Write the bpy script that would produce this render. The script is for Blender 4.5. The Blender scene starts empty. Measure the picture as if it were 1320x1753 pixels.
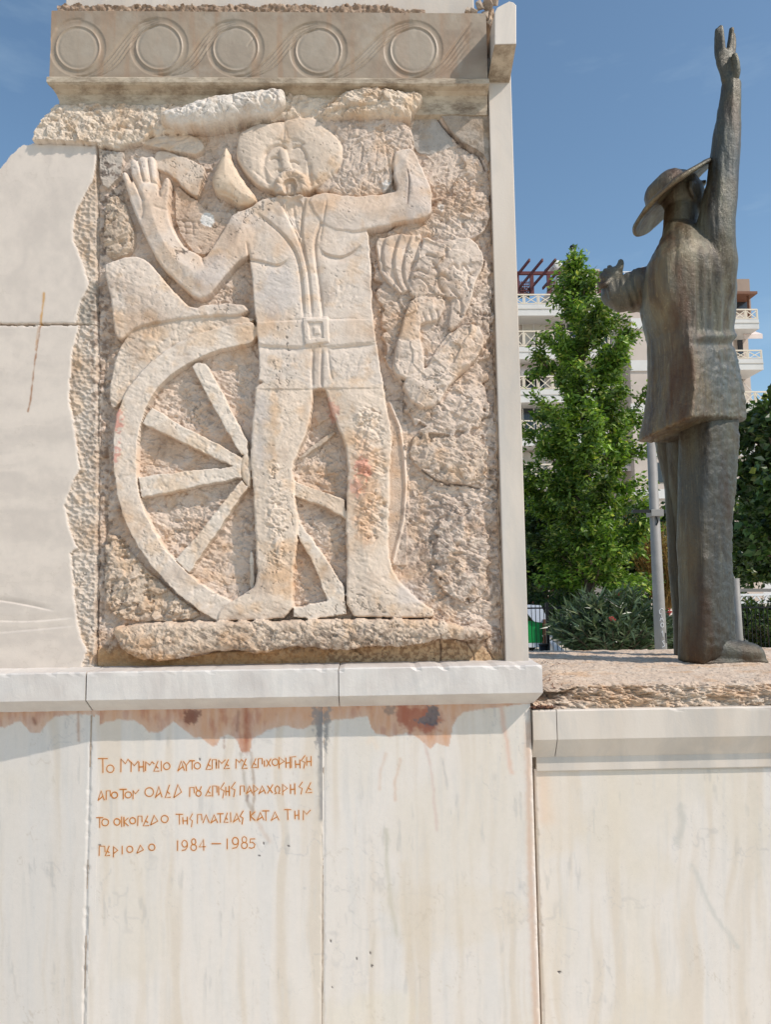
import bpy, bmesh, math, random
import numpy as np
from mathutils import Matrix, Vector, noise as mnoise
R = math.radians
scene = bpy.context.scene
COL = scene.collection
random.seed(7)
rng = np.random.default_rng(11)

# ------------------------------------------------------------------ camera, sky, sun, exposure
PW, PH, FPX = 1320.0, 1753.0, 1300.0            # the photograph's frame and focal length in its pixels
CAM = Vector((0.0, -3.0, 1.6))
PITCH, YAW, ROLL = 5.6, 1.5, -0.75
camd = bpy.data.cameras.new('camera')
cam = bpy.data.objects.new('camera', camd)
COL.objects.link(cam)
camd.sensor_fit = 'HORIZONTAL'
camd.sensor_width = 36.0
camd.lens = 36.0 * FPX / PW
camd.clip_start, camd.clip_end = 0.05, 3000
CR = Matrix.Rotation(R(-YAW), 3, 'Z') @ Matrix.Rotation(R(90 + PITCH), 3, 'X') @ Matrix.Rotation(R(ROLL), 3, 'Z')
cam.matrix_world = Matrix.Translation(CAM) @ CR.to_4x4()
scene.camera = cam

SUN_EL, SUN_AZ = 45.0, 60.0                     # azimuth from the wall's outward normal towards +x
sd = Vector((math.sin(R(SUN_AZ)) * math.cos(R(SUN_EL)), -math.cos(R(SUN_AZ)) * math.cos(R(SUN_EL)), math.sin(R(SUN_EL))))
sl = bpy.data.lights.new('sun', 'SUN')
sl.energy, sl.angle, sl.color = 3.5, R(0.53), (1.0, 0.915, 0.835)
so = bpy.data.objects.new('sun', sl)
COL.objects.link(so)
so.rotation_euler = sd.to_track_quat('Z', 'Y').to_euler()
world = bpy.data.worlds.new('World')
scene.world = world
world.use_nodes = True
wt = world.node_tree
bg = wt.nodes['Background']
sky = wt.nodes.new('ShaderNodeTexSky')
sky.sky_type = 'NISHITA'
sky.sun_disc = False
sky.sun_elevation = R(SUN_EL)
sky.sun_rotation = R(180 - SUN_AZ)
sky.air_density, sky.dust_density, sky.ozone_density = 1.0, 0.8, 1.1
bg.inputs[1].default_value = 0.145
# faint high cloud wisps
wg = wt.nodes.new('ShaderNodeTexCoord')
wm = wt.nodes.new('ShaderNodeMapping')
wm.inputs['Scale'].default_value = (2.0, 2.0, 7.0)
wt.links.new(wg.outputs['Generated'], wm.inputs[0])
wn = wt.nodes.new('ShaderNodeTexNoise')
wn.inputs['Scale'].default_value = 1.6
wn.inputs['Detail'].default_value = 7
wn.inputs['Roughness'].default_value = 0.6
wt.links.new(wm.outputs[0], wn.inputs['Vector'])
wr = wt.nodes.new('ShaderNodeValToRGB')
wr.color_ramp.elements[0].position = 0.56
wr.color_ramp.elements[1].position = 0.78
wr.color_ramp.elements[1].color = (0.16, 0.16, 0.16, 1)
wt.links.new(wn.outputs[0], wr.inputs[0])
wx = wt.nodes.new('ShaderNodeMix')
wx.data_type = 'RGBA'
wx.inputs['B'].default_value = (5.2, 5.8, 6.4, 1)
wt.links.new(wr.outputs[0], wx.inputs['Factor'])
wt.links.new(sky.outputs[0], wx.inputs['A'])
wq = wt.nodes.new('ShaderNodeMix')
wq.data_type, wq.blend_type = 'RGBA', 'MULTIPLY'
wq.inputs['Factor'].default_value = 1.0
wq.inputs['B'].default_value = (0.915, 1.02, 1.0, 1)
wt.links.new(wx.outputs['Result'], wq.inputs['A'])
wt.links.new(wq.outputs['Result'], bg.inputs[0])
scene.view_settings.view_transform = 'Standard'
scene.view_settings.look = 'None'
scene.view_settings.exposure = 0.10
scene.view_settings.gamma = 1.0

# ------------------------------------------------------------------ picture <-> place
CRn = np.array(CR)
CAMn = np.array(CAM)
def ray(u, v):
    return CRn @ np.array([(u - PW / 2) / FPX, -(v - PH / 2) / FPX, -1.0])
def at(u, v, y):
    d = ray(u, v)
    return Vector(CAMn + d * ((y - CAMn[1]) / d[1]))
def proj(X, Y, Z):
    P = np.stack([X - CAMn[0], Y - CAMn[1], Z - CAMn[2]], -1) @ CRn
    return PW / 2 + FPX * P[..., 0] / -P[..., 2], PH / 2 - FPX * P[..., 1] / -P[..., 2]

# ------------------------------------------------------------------ noise
def _h(ix, iy, s):
    h = (ix.astype(np.int64) * 374761393 + iy.astype(np.int64) * 668265263 + s * 974634777) & 0xFFFFFFFF
    h = ((h ^ (h >> 13)) * 1274126177) & 0xFFFFFFFF
    return ((h ^ (h >> 16)) & 0xFFFFFF) / float(0xFFFFFF)
def vn(x, y, s=0):
    ix, iy = np.floor(x), np.floor(y)
    fx, fy = x - ix, y - iy
    fx, fy = fx * fx * (3 - 2 * fx), fy * fy * (3 - 2 * fy)
    a = _h(ix, iy, s) * (1 - fx) + _h(ix + 1, iy, s) * fx
    b = _h(ix, iy + 1, s) * (1 - fx) + _h(ix + 1, iy + 1, s) * fx
    return (a * (1 - fy) + b * fy) * 2 - 1
def fbm(x, y, o=4, s=0, g=0.5):
    r, a, t = 0, 1.0, 0
    for k in range(o):
        r = r + a * vn(x, y, s + k * 17)
        t += a
        a *= g
        x, y = x * 2.03 + 13.7, y * 2.03 - 7.1
    return r / t
def cells(x, y, s=0):
    ix, iy = np.floor(x), np.floor(y)
    f1 = np.full(x.shape, 9.0)
    f2 = f1.copy()
    fac = np.zeros(x.shape)
    for ox in (-1, 0, 1):
        for oy in (-1, 0, 1):
            jx, jy = ix + ox, iy + oy
            dx = x - jx - _h(jx, jy, s)
            dy = y - jy - _h(jx, jy, s + 5)
            d = dx * dx + dy * dy
            v = (_h(jx, jy, s + 9) - .5) * 2 * dx + (_h(jx, jy, s + 11) - .5) * 2 * dy + (_h(jx, jy, s + 15) - .5) * 0.7
            m = d < f1
            f2 = np.where(m, f1, np.minimum(f2, d))
            f1 = np.where(m, d, f1)
            fac = np.where(m, v, fac)
    return np.sqrt(f1), np.sqrt(f2), fac
def ss(a, b, x):
    t = np.clip((x - a) / (b - a), 0, 1)
    return t * t * (3 - 2 * t)
def lin(r, g, b):
    return np.array([((c / 255 + 0.055) / 1.055) ** 2.4 if c > 10 else c / 255 / 12.92 for c in (r, g, b)])
def chaikin(p, n=2, closed=True):
    p = np.array(p, float)
    for _ in range(n):
        q = np.roll(p, -1, 0) if closed else p[1:]
        a = p if closed else p[:-1]
        r = np.stack([a * .75 + q * .25, a * .25 + q * .75], 1).reshape(-1, 2)
        p = r if closed else np.vstack([p[:1], r, p[-1:]])
    return p

# ------------------------------------------------------------------ objects
def tag(o, label=None, cat=None, group=None, kind=None):
    if label: o['label'] = label
    if cat: o['category'] = cat
    if group: o['group'] = group
    if kind: o['kind'] = kind
    return o
def thing(name, loc, label, cat, group=None):
    o = bpy.data.objects.new(name, None)
    o.empty_display_size = 0.1
    COL.objects.link(o)
    o.location = loc
    return tag(o, label, cat, group)
def wloc(o):
    v = Vector((0, 0, 0))
    while o is not None:
        v += o.location
        o = o.parent
    return v
def link(name, me, parent=None, mat=None):
    o = bpy.data.objects.new(name, me)
    COL.objects.link(o)
    if mat is not None:
        me.materials.append(mat)
    if parent is not None:
        o.parent = parent
    return o
def npmesh(name, V, F, mat, parent=None, col=None, smooth=True, nrm=None):
    """V world coordinates (n,3); F (m,4) or (m,3) vertex indices; stored relative to the parent"""
    V = np.asarray(V, float)
    if parent is not None:
        V = V - np.array(wloc(parent))
    F = np.asarray(F, np.int32)
    me = bpy.data.meshes.new(name)
    k = F.shape[1]
    me.vertices.add(len(V))
    me.vertices.foreach_set('co', V.astype(np.float32).ravel())
    me.loops.add(F.size)
    me.loops.foreach_set('vertex_index', F.ravel())
    me.polygons.add(len(F))
    me.polygons.foreach_set('loop_start', np.arange(0, F.size, k, dtype=np.int32))
    me.polygons.foreach_set('use_smooth', np.full(len(F), smooth))
    me.update(calc_edges=True)
    if col is not None:
        a = me.color_attributes.new('Col', 'FLOAT_COLOR', 'POINT')
        a.data.foreach_set('color', np.hstack([col, np.ones((len(col), 1))]).astype(np.float32).ravel())
    if nrm is not None:
        me.normals_split_custom_set_from_vertices(nrm.astype(np.float32))
    return link(name, me, parent, mat)
class MB:
    """collects boxes, bars, tubes, prisms and polygons; build() links them as one mesh object"""
    def __init__(s): s.v, s.f = [], []
    def add(s, vs, fs):
        n = len(s.v)
        s.v += [tuple(v) for v in vs]
        s.f += [tuple(n + i for i in f) for f in fs]
        return s
    def box(s, a, b):
        x0, x1 = sorted((a[0], b[0])); y0, y1 = sorted((a[1], b[1])); z0, z1 = sorted((a[2], b[2]))
        return s.add([(x0, y0, z0), (x1, y0, z0), (x1, y1, z0), (x0, y1, z0), (x0, y0, z1), (x1, y0, z1), (x1, y1, z1), (x0, y1, z1)],
                     [(0, 3, 2, 1), (4, 5, 6, 7), (0, 1, 5, 4), (1, 2, 6, 5), (2, 3, 7, 6), (3, 0, 4, 7)])
    def prism(s, poly, d):
        """planar polygon of 3-D points pushed along d"""
        n = len(poly); p = [Vector(q) for q in poly]; d = Vector(d)
        return s.add(p + [q + d for q in p], [tuple(range(n))[::-1], tuple(range(n, 2 * n))] + [(i, (i + 1) % n, n + (i + 1) % n, n + i) for i in range(n)])
    def tube(s, pts, rad, n=8, cap=True):
        pts = [Vector(p) for p in pts]
        if not hasattr(rad, '__len__'): rad = [rad] * len(pts)
        base = len(s.v); t0 = (pts[-1] - pts[0]).normalized() if (pts[-1] - pts[0]).length > 1e-6 else Vector((0, 0, 1))
        a = t0.cross(Vector((0.13, 0.95, 0.27)) if abs(t0.y) < .8 else Vector((0.9, .1, .3)))
        for i, p in enumerate(pts):
            t = (pts[min(i + 1, len(pts) - 1)] - pts[max(i - 1, 0)]).normalized()
            a = a - t * a.dot(t)
            a = a.normalized() if a.length > 1e-6 else t.orthogonal().normalized()
            b = t.cross(a)
            for k in range(n):
                w = 2 * math.pi * k / n
                s.v.append(tuple(p + (a * math.cos(w) + b * math.sin(w)) * rad[i]))
        for i in range(len(pts) - 1):
            for k in range(n):
                q = base + i * n
                s.f.append((q + k, q + n + k, q + n + (k + 1) % n, q + (k + 1) % n))
        if cap:
            s.f.append(tuple(base + k for k in range(n)))
            s.f.append(tuple(base + (len(pts) - 1) * n + k for k in range(n))[::-1])
        return s
    def bar(s, a, b, w, d=None):
        """square bar from a to b"""
        a, b = Vector(a), Vector(b); t = (b - a).normalized(); d = d or w
        ref = Vector((0, 1, 0)) if abs(t.y) < 0.9 else Vector((0, 0, 1))
        p = t.cross(ref).normalized() * w / 2; q = ref * d / 2
        return s.add([a - p - q, a + p - q, a + p + q, a - p + q, b - p - q, b + p - q, b + p + q, b - p + q],
                     [(0, 1, 2, 3), (7, 6, 5, 4), (0, 4, 5, 1), (1, 5, 6, 2), (2, 6, 7, 3), (3, 7, 4, 0)])
    def build(s, name, mat, parent=None, smooth=False, bevel=0):
        o0 = wloc(parent) if parent is not None else Vector((0, 0, 0))
        me = bpy.data.meshes.new(name)
        me.from_pydata([tuple(Vector(v) - o0) for v in s.v], [], s.f)
        bm = bmesh.new(); bm.from_mesh(me)
        bmesh.ops.recalc_face_normals(bm, faces=bm.faces)
        if bevel:
            bmesh.ops.bevel(bm, geom=list(bm.edges), offset=bevel, segments=2, affect='EDGES', profile=0.6)
        bm.to_mesh(me); bm.free()
        if smooth:
            me.polygons.foreach_set('use_smooth', np.ones(len(me.polygons), bool))
        return link(name, me, parent, mat)
def copy_tree(o, parent=None):
    c = o.copy(); COL.objects.link(c); c.parent = parent
    for ch in list(o.children): copy_tree(ch, c)
    return c

# ------------------------------------------------------------------ materials
class NT:
    def __init__(s, name, rough=0.6, metal=0.0, spec=0.5):
        s.m = bpy.data.materials.new(name); s.m.use_nodes = True
        s.t = s.m.node_tree; s.b = s.t.nodes['Principled BSDF']
        s.b.inputs['Roughness'].default_value = rough; s.b.inputs['Metallic'].default_value = metal
        s.b.inputs['Specular IOR Level'].default_value = spec
        s.g = s.t.nodes.new('ShaderNodeNewGeometry')
    def set(s, sock, v):
        if hasattr(v, 'links') or isinstance(v, bpy.types.NodeSocket): s.t.links.new(v, sock)
        else: sock.default_value = v
    def pos(s, scale=(1, 1, 1), obj=False):
        m = s.t.nodes.new('ShaderNodeMapping'); m.inputs['Scale'].default_value = scale
        if obj:
            c = s.t.nodes.new('ShaderNodeTexCoord'); s.t.links.new(c.outputs['Object'], m.inputs[0])
        else: s.t.links.new(s.g.outputs['Position'], m.inputs[0])
        return m.outputs[0]
    def noise(s, scale, vec=None, detail=5, rough=0.55, dist=0.0):
        n = s.t.nodes.new('ShaderNodeTexNoise')
        n.inputs['Scale'].default_value = scale; n.inputs['Detail'].default_value = detail
        n.inputs['Roughness'].default_value = rough; n.inputs['Distortion'].default_value = dist
        s.t.links.new(vec if vec is not None else s.pos(), n.inputs['Vector'])
        return n.outputs[0]
    def voro(s, scale, vec=None, feat='F1'):
        n = s.t.nodes.new('ShaderNodeTexVoronoi'); n.feature = feat; n.inputs['Scale'].default_value = scale
        s.t.links.new(vec if vec is not None else s.pos(), n.inputs['Vector'])
        return n.outputs[0]
    def ramp(s, fac, *stops):
        n = s.t.nodes.new('ShaderNodeValToRGB'); e = n.color_ramp.elements
        while len(e) < len(stops): e.new(0.5)
        for el, (p, c) in zip(e, stops):
            el.position = p
            el.color = (c, c, c, 1) if not hasattr(c, '__len__') else (*c, 1)
        s.t.links.new(fac, n.inputs[0]); return n.outputs[0]
    def mix(s, fac, a, b, mode='MIX'):
        n = s.t.nodes.new('ShaderNodeMix'); n.data_type = 'RGBA'; n.blend_type = mode
        for k, v in (('Factor', fac), ('A', a), ('B', b)):
            if not isinstance(v, bpy.types.NodeSocket) and hasattr(v, '__len__') and len(v) == 3: v = (*v, 1)
            s.set(n.inputs[[i for i, q in enumerate(n.inputs) if q.identifier == {'Factor': 'Factor_Float', 'A': 'A_Color', 'B': 'B_Color'}[k]][0]], v)
        return [q for q in n.outputs if q.identifier == 'Result_Color'][0]
    def attr(s, name='Col'):
        n = s.t.nodes.new('ShaderNodeAttribute'); n.attribute_name = name; return n.outputs['Color']
    def color(s, v): s.set(s.b.inputs['Base Color'], v if isinstance(v, bpy.types.NodeSocket) else (*v, 1)); return s
    def rough(s, v): s.set(s.b.inputs['Roughness'], v); return s
    def bump(s, h, strength=0.3, dist=0.01):
        n = s.t.nodes.new('ShaderNodeBump'); n.inputs['Strength'].default_value = strength; n.inputs['Distance'].default_value = dist
        if s.b.inputs['Normal'].is_linked: s.t.links.new(s.b.inputs['Normal'].links[0].from_socket, n.inputs['Normal'])
        s.t.links.new(h, n.inputs['Height']); s.t.links.new(n.outputs[0], s.b.inputs['Normal']); return s
def plain(name, rgb, rough=0.6, metal=0.0, var=0.25, scale=6.0, bump=0.0):
    """a painted or cast surface with blotchy weathering"""
    n = NT(name, rough, metal)
    c = np.array(rgb)
    n.color(n.ramp(n.noise(scale, detail=6, rough=0.65), (0.25, tuple(c * (1 - var))), (0.55, tuple(c)), (0.85, tuple(np.minimum(c * (1 + var * .5), 1)))))
    if bump: n.bump(n.noise(scale * 12), bump)
    return n.m

def stone_mat(name, rough, bump_scale, bump_str, speck=0.5, var=0.14, coarse=0.0):
    """stone whose own colour patches ride on the mesh; fine grain, grime specks and pores come from noise"""
    n = NT(name, rough)
    c = n.attr()
    g = n.ramp(n.noise(44, detail=9, rough=0.78), (0.28, 1 - var), (0.72, 1 + var * 0.6))
    c = n.mix(1.0, c, g, 'MULTIPLY')
    if speck:
        s1 = n.ramp(n.noise(120, detail=4, rough=0.8), (0.58, 0.0), (0.68, 1.0))
        s2 = n.ramp(n.noise(6.5, detail=5, rough=.65), (0.44, 0.0), (0.64, speck))
        f = n.mix(1.0, s1, s2, 'MULTIPLY')
        c = n.mix(f, c, tuple(lin(84, 66, 56)))
    n.color(c)
    if coarse: n.bump(n.noise(58, detail=8, rough=0.72), coarse, 0.010)
    n.bump(n.noise(bump_scale, detail=6, rough=0.7), bump_str, 0.004)
    return n.m
M_SMOOTH = stone_mat('weathered_marble', 0.5, 220, 0.12, 0.15, 0.05)
M_ROUGH = stone_mat('chiselled_stone', 0.85, 170, 0.6, 0.7, 0.22, 0.45)
M_CARVED = stone_mat('carved_stone', 0.7, 200, 0.30, 0.5, 0.13, 0.10)

# ------------------------------------------------------------------ carved sheets of stone
class Sheet:
    """a dense sheet of stone in a vertical plane y = yp; heights h point out of the wall (towards -y)"""
    def __init__(s, u0, u1, v0, v1, yp, step, h0=0.0):
        s.yp = yp
        c = [at(u, v, yp) for u in (u0, u1) for v in (v0, v1)]
        x0, x1 = min(p.x for p in c), max(p.x for p in c); z0, z1 = min(p.z for p in c), max(p.z for p in c)
        d = step / FPX * (yp + 3.0)
        s.nx, s.nz = int((x1 - x0) / d) + 1, int((z1 - z0) / d) + 1
        s.xs, s.zs = np.linspace(x0, x1, s.nx), np.linspace(z1, z0, s.nz)
        X, Z = np.meshgrid(s.xs, s.zs)
        s.X, s.Z = X.ravel(), Z.ravel()
        s.U, s.V = proj(s.X, np.full(s.X.shape, yp), s.Z)
        n = s.X.size
        s.h = np.full(n, h0); s.rg = np.zeros(n); s.lab = np.zeros(n, np.int32); s.keep = np.ones(n, bool)
        s.col = np.zeros((n, 3)); s.d = d
    def sdf(s, poly, m=2.0):
        p = np.array(poly, float); a0, b0 = p.min(0) - m; a1, b1 = p.max(0) + m
        i = np.nonzero((s.U > a0) & (s.U < a1) & (s.V > b0) & (s.V < b1))[0]
        x, y = s.U[i], s.V[i]
        d2 = np.full(len(i), 1e9); ins = np.zeros(len(i), bool)
        q = np.roll(p, -1, 0)
        for (ax, ay), (bx, by) in zip(p, q):
            ex, ey = bx - ax, by - ay; L = ex * ex + ey * ey + 1e-9
            t = np.clip(((x - ax) * ex + (y - ay) * ey) / L, 0, 1)
            d2 = np.minimum(d2, (x - ax - t * ex) ** 2 + (y - ay - t * ey) ** 2)
            c = (ay > y) != (by > y)
            ins ^= c & (x < ex * (y - ay) / (by - ay + 1e-12) + ax)
        d = np.sqrt(d2)
        return i, np.where(ins, d, -d)
    def pline(s, pts, m):
        p = np.array(pts, float); a0, b0 = p.min(0) - m; a1, b1 = p.max(0) + m
        i = np.nonzero((s.U > a0) & (s.U < a1) & (s.V > b0) & (s.V < b1))[0]
        x, y = s.U[i], s.V[i]; d2 = np.full(len(i), 1e9); L0 = 0; par = np.zeros(len(i))
        tot = np.sum(np.hypot(*np.diff(p, axis=0).T)) + 1e-9
        for (ax, ay), (bx, by) in zip(p[:-1], p[1:]):
            ex, ey = bx - ax, by - ay; L = math.hypot(ex, ey) + 1e-9
            t = np.clip(((x - ax) * ex + (y - ay) * ey) / (L * L), 0, 1)
            e = (x - ax - t * ex) ** 2 + (y - ay - t * ey) ** 2
            m_ = e < d2; d2 = np.where(m_, e, d2); par = np.where(m_, (L0 + t * L) / tot, par); L0 += L
        return i, np.sqrt(d2), par
    def feat(s, poly, H, w=7, edge=.45, lab=None, rg=None, col=None, dome=0.0, mode='max', sm=2, k=1.0, wob=1.2):
        """raise a carved shape: H height, w width of the rounded edge (px), dome extra swell"""
        if sm: poly = chaikin(poly, sm)
        i, d = s.sdf(poly, 4)
        d = d + wob * vn(s.U[i] / 9, s.V[i] / 9, 77)
        q = d > 0; i, d = i[q], d[q]
        t = np.clip(d / w, 0, 1)
        hf = H * (edge + (1 - edge) * np.sqrt(np.maximum(1 - (1 - t) ** 2, 0)))
        if dome: hf = hf + dome * ss(0, max(d.max(), 1e-6), d)
        if mode == 'max':
            m = hf > s.h[i]; i, hf, t = i[m], hf[m], t[m]; s.h[i] = hf
        elif mode == 'set': s.h[i] = hf
        elif mode == 'add': s.h[i] += hf
        if lab is not None: s.lab[i] = lab
        if rg is not None: s.rg[i] = rg
        if col is not None: s.col[i] = s.col[i] * (1 - k) + col * k
        return i
    def cut(s, pts, depth, w=2.2, sm=True, taper=True):
        if sm and len(pts) > 2: pts = chaikin(pts, 2, False)
        i, d, par = s.pline(pts, w * 4)
        a = np.exp(-(d / w) ** 2)
        if taper: a = a * np.clip(np.minimum(par, 1 - par) * 8 + .25, 0, 1)
        s.h[i] -= depth * a
    def step(s, pts, drop, width, side=1):
        """a carved step: the ground falls sharply along the line and climbs back over width px on one side"""
        pts = chaikin(pts, 2, False) if len(pts) > 2 else np.array(pts, float)
        i, d, par = s.pline(pts, width)
        p = np.array(pts); best = np.full(len(i), 1e9); sg = np.zeros(len(i))
        for (ax, ay), (bx, by) in zip(p[:-1], p[1:]):
            ex, ey = bx - ax, by - ay; L = math.hypot(ex, ey) + 1e-9
            t = np.clip(((s.U[i] - ax) * ex + (s.V[i] - ay) * ey) / (L * L), 0, 1)
            e = (s.U[i] - ax - t * ex) ** 2 + (s.V[i] - ay - t * ey) ** 2
            c = (ex * (s.V[i] - ay) - ey * (s.U[i] - ax)) / L
            m = e < best; best = np.where(m, e, best); sg = np.where(m, c, sg)
        q = (sg * side > 0) & (d < width)
        f = (1 - d[q] / width) ** 1.5 * ss(-.2, 1.9, sg[q] * side) * np.clip(np.minimum(par[q], 1 - par[q]) * 6, 0, 1)
        s.h[i[q]] -= drop * f
    def stain(s, poly, col, k=0.7, soft=6, nz=6, sm=2, sc=7):
        i, d = s.sdf(chaikin(poly, sm) if sm else poly, soft + nz)
        d = d + nz * fbm(s.U[i] / sc, s.V[i] / sc, 3, 31)
        a = (k * ss(-soft / 2, soft / 2, d))[:, None]
        s.col[i] = s.col[i] * (1 - a) + col * a
    def streak(s, pts, col, k=0.7, w=2.0, nz=1.5):
        i, d, par = s.pline(pts, w * 3 + nz)
        d = d + nz * fbm(s.U[i] / 5, s.V[i] / 9, 3, 41)
        a = (k * np.exp(-(np.maximum(d, 0) / w) ** 2))[:, None]
        s.col[i] = s.col[i] * (1 - a) + col * a
    def finish(s, depth=None):
        H = s.h.reshape(s.nz, s.nx)
        dz, dx = np.gradient(H, s.d)
        N = np.stack([-dx, -np.ones_like(H), dz], -1)      # out of the wall is -y
        N /= np.linalg.norm(N, axis=-1, keepdims=True)
        s.N = N.reshape(-1, 3)
        s.P = np.stack([s.X, s.yp - s.h, s.Z], 1)
        g = np.arange(s.nx * s.nz).reshape(s.nz, s.nx)
        s.Q = np.stack([g[:-1, :-1].ravel(), g[1:, :-1].ravel(), g[1:, 1:].ravel(), g[:-1, 1:].ravel()], 1)
        s.Q = s.Q[s.keep[s.Q].all(1)]
        s.ql = np.sort(s.lab[s.Q], 1)[:, 2]
        return s
    def part(s, labels, name, mat, parent, skirt=0.0):
        f = s.Q[np.isin(s.ql, labels)]
        if len(f) == 0: return None
        u, inv = np.unique(f, return_inverse=True)
        f = inv.reshape(-1, 4)
        P, N, C = s.P[u], s.N[u], s.col[u]
        if skirt:
            e = np.concatenate([f[:, [0, 1]], f[:, [1, 2]], f[:, [2, 3]], f[:, [3, 0]]])
            key = np.sort(e, 1); key = key[:, 0].astype(np.int64) * len(u) + key[:, 1]
            _, ix, cnt = np.unique(key, return_index=True, return_counts=True)
            b = e[ix[cnt == 1]]
            bv, bi = np.unique(b, return_inverse=True); bi = bi.reshape(-1, 2)
            n0 = len(P)
            B = P[bv].copy(); B2 = B.copy(); B2[:, 1] = s.yp + skirt
            f = np.vstack([f, np.stack([n0 + bi[:, 1], n0 + bi[:, 0], n0 + len(bv) + bi[:, 0], n0 + len(bv) + bi[:, 1]], 1)])
            P = np.vstack([P, B, B2]); C = np.vstack([C, C[bv], C[bv]]); N = None
        return npmesh(name, P, f, mat, parent, C, True, N)
# ================================================================== THE CARVED STONE
C_CREAM, C_TAN, C_GREY, C_WHITE = lin(214, 194, 173), lin(196, 160, 122), lin(180, 172, 162), lin(226, 216, 203)
C_BG, C_DARK, C_RED, C_MORTAR = lin(214, 195, 177), lin(92, 74, 62), lin(208, 112, 96), lin(176, 163, 148)
SLAB_COL, RUST = lin(222, 213, 203), lin(204, 156, 122)

S = Sheet(-75, 882, 146, 1150, -0.02, 1.25, -0.017)
U, V = S.U, S.V
S.rg[:] = 1.0
S.col[:] = C_BG
# broad unevenness of the hewn ground
S.h += 0.011 * fbm(U / 70, V / 70, 3, 3)
MAN, RIM, COMP, LEDGE, LOG, CLOTH, FLAP, FENDER, DRAPE, BUCKLE = 1, 2, 9, 10, 11, 12, 13, 14, 15, 16
SLAB_A, MARG_A, SLAB_B, MARG_B = 20, 21, 22, 23

# --- boulders and rough masses
S.feat([(700, 640), (770, 640), (812, 626), (829, 630), (838, 725), (800, 742), (768, 746), (720, 735), (690, 700)], .005, 50, .15, dome=.014, wob=9)
S.feat([(690, 745), (770, 748), (828, 740), (834, 815), (822, 836), (768, 828), (708, 808)], .004, 50, .15, dome=.014, wob=9, col=lin(208, 188, 168))
S.feat([(756, 880), (835, 870), (838, 1010), (790, 1040), (752, 1000), (740, 930)], .001, 40, .1, dome=.008, wob=9)
S.feat([(640, 405), (840, 300), (838, 420), (700, 410)], .008, 20, .2, rg=1.1)
S.feat([(190, 330), (215, 345), (240, 430), (180, 450), (176, 380)], .014, 12, .3, rg=1.4, col=lin(204, 184, 162))
S.feat([(185, 900), (235, 960), (300, 1020), (360, 1060), (230, 1066), (182, 1050), (176, 960)], .006, 30, .1, rg=2.0, col=lin(206, 187, 166))
# top rough course
S.feat([(20, 290), (60, 215), (95, 176), (210, 184), (330, 182), (480, 165), (560, 175), (640, 150), (725, 168), (700, 205), (560, 212), (480, 208), (330, 232), (262, 235), (235, 250), (200, 262), (166, 252)], .024, 18, .3, rg=1.1, col=lin(224, 208, 188), dome=.004, wob=4)
S.feat([(276, 214), (292, 201), (327, 193), (360, 180), (393, 176), (443, 170), (484, 165), (492, 176), (488, 203), (443, 213), (393, 220), (343, 231), (307, 231), (282, 224)], .075, 14, .5, LOG, .8, C_WHITE, .010)
S.feat([(547, 200), (582, 170), (627, 158), (680, 167), (712, 168), (728, 178), (705, 203), (702, 214), (640, 210), (560, 215)], .062, 16, .45, rg=1.2, col=lin(224, 205, 182), dome=.008)
# smooth hollow and grey mortar at the upper right
i = S.feat([(703, 212), (728, 180), (742, 170), (752, 200), (778, 240), (775, 250), (722, 266), (708, 250)], -.016, 1, 1, rg=.15, col=C_GREY, mode='set')
i = S.feat([(742, 165), (836, 150), (842, 290), (826, 262), (790, 245), (770, 225), (754, 198)], .002, 8, .2, rg=.25, col=C_MORTAR, mode='set')
# hewn block between head and raised fist
S.feat([(549, 206), (640, 196), (703, 214), (712, 264), (690, 262), (674, 278), (670, 336), (590, 344), (556, 335), (584, 300), (588, 250), (565, 222)], .022, 9, .4, rg=1.0, dome=.006)

S.feat([(470, 196), (548, 192), (566, 215), (590, 246), (592, 300), (570, 330), (540, 340), (540, 300), (560, 240), (520, 205), (470, 214)], .019, 10, .3, rg=.8)
S.feat([(478, 182), (520, 186), (562, 178), (566, 206), (540, 206), (517, 203), (500, 209), (487, 214), (476, 206)], .026, 9, .4, rg=1.0)
# --- wheel
outer = [(440, 553), (410, 556), (378, 563.5), (317, 582), (268, 614), (228, 656), (204, 699), (197, 738), (195.5, 787), (199, 830), (208, 873), (218, 899), (242, 945), (276, 987), (305, 1016), (361, 1058), (380, 1066)]
inner = [(420, 1040), (395, 1028), (349, 1003), (315, 974), (281, 936), (262, 902), (242, 858), (236, 815), (237, 762), (245, 721), (262, 680), (286, 651), (318, 629), (354, 610), (390, 598), (440, 592)]
# fender-like moulding above the rim
S.feat([(189, 700), (189, 670), (194, 634), (207, 592), (233, 560), (300, 546), (337, 537), (426, 543), (440, 552), (378, 566), (317, 586), (269, 617), (228, 660), (203, 700)], .013, 3, .7, FENDER, .5, lin(216, 199, 180))
S.feat(chaikin(outer + inner, 2), .021, 2.5, .8, RIM, .28, lin(221, 206, 189), sm=0)
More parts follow.
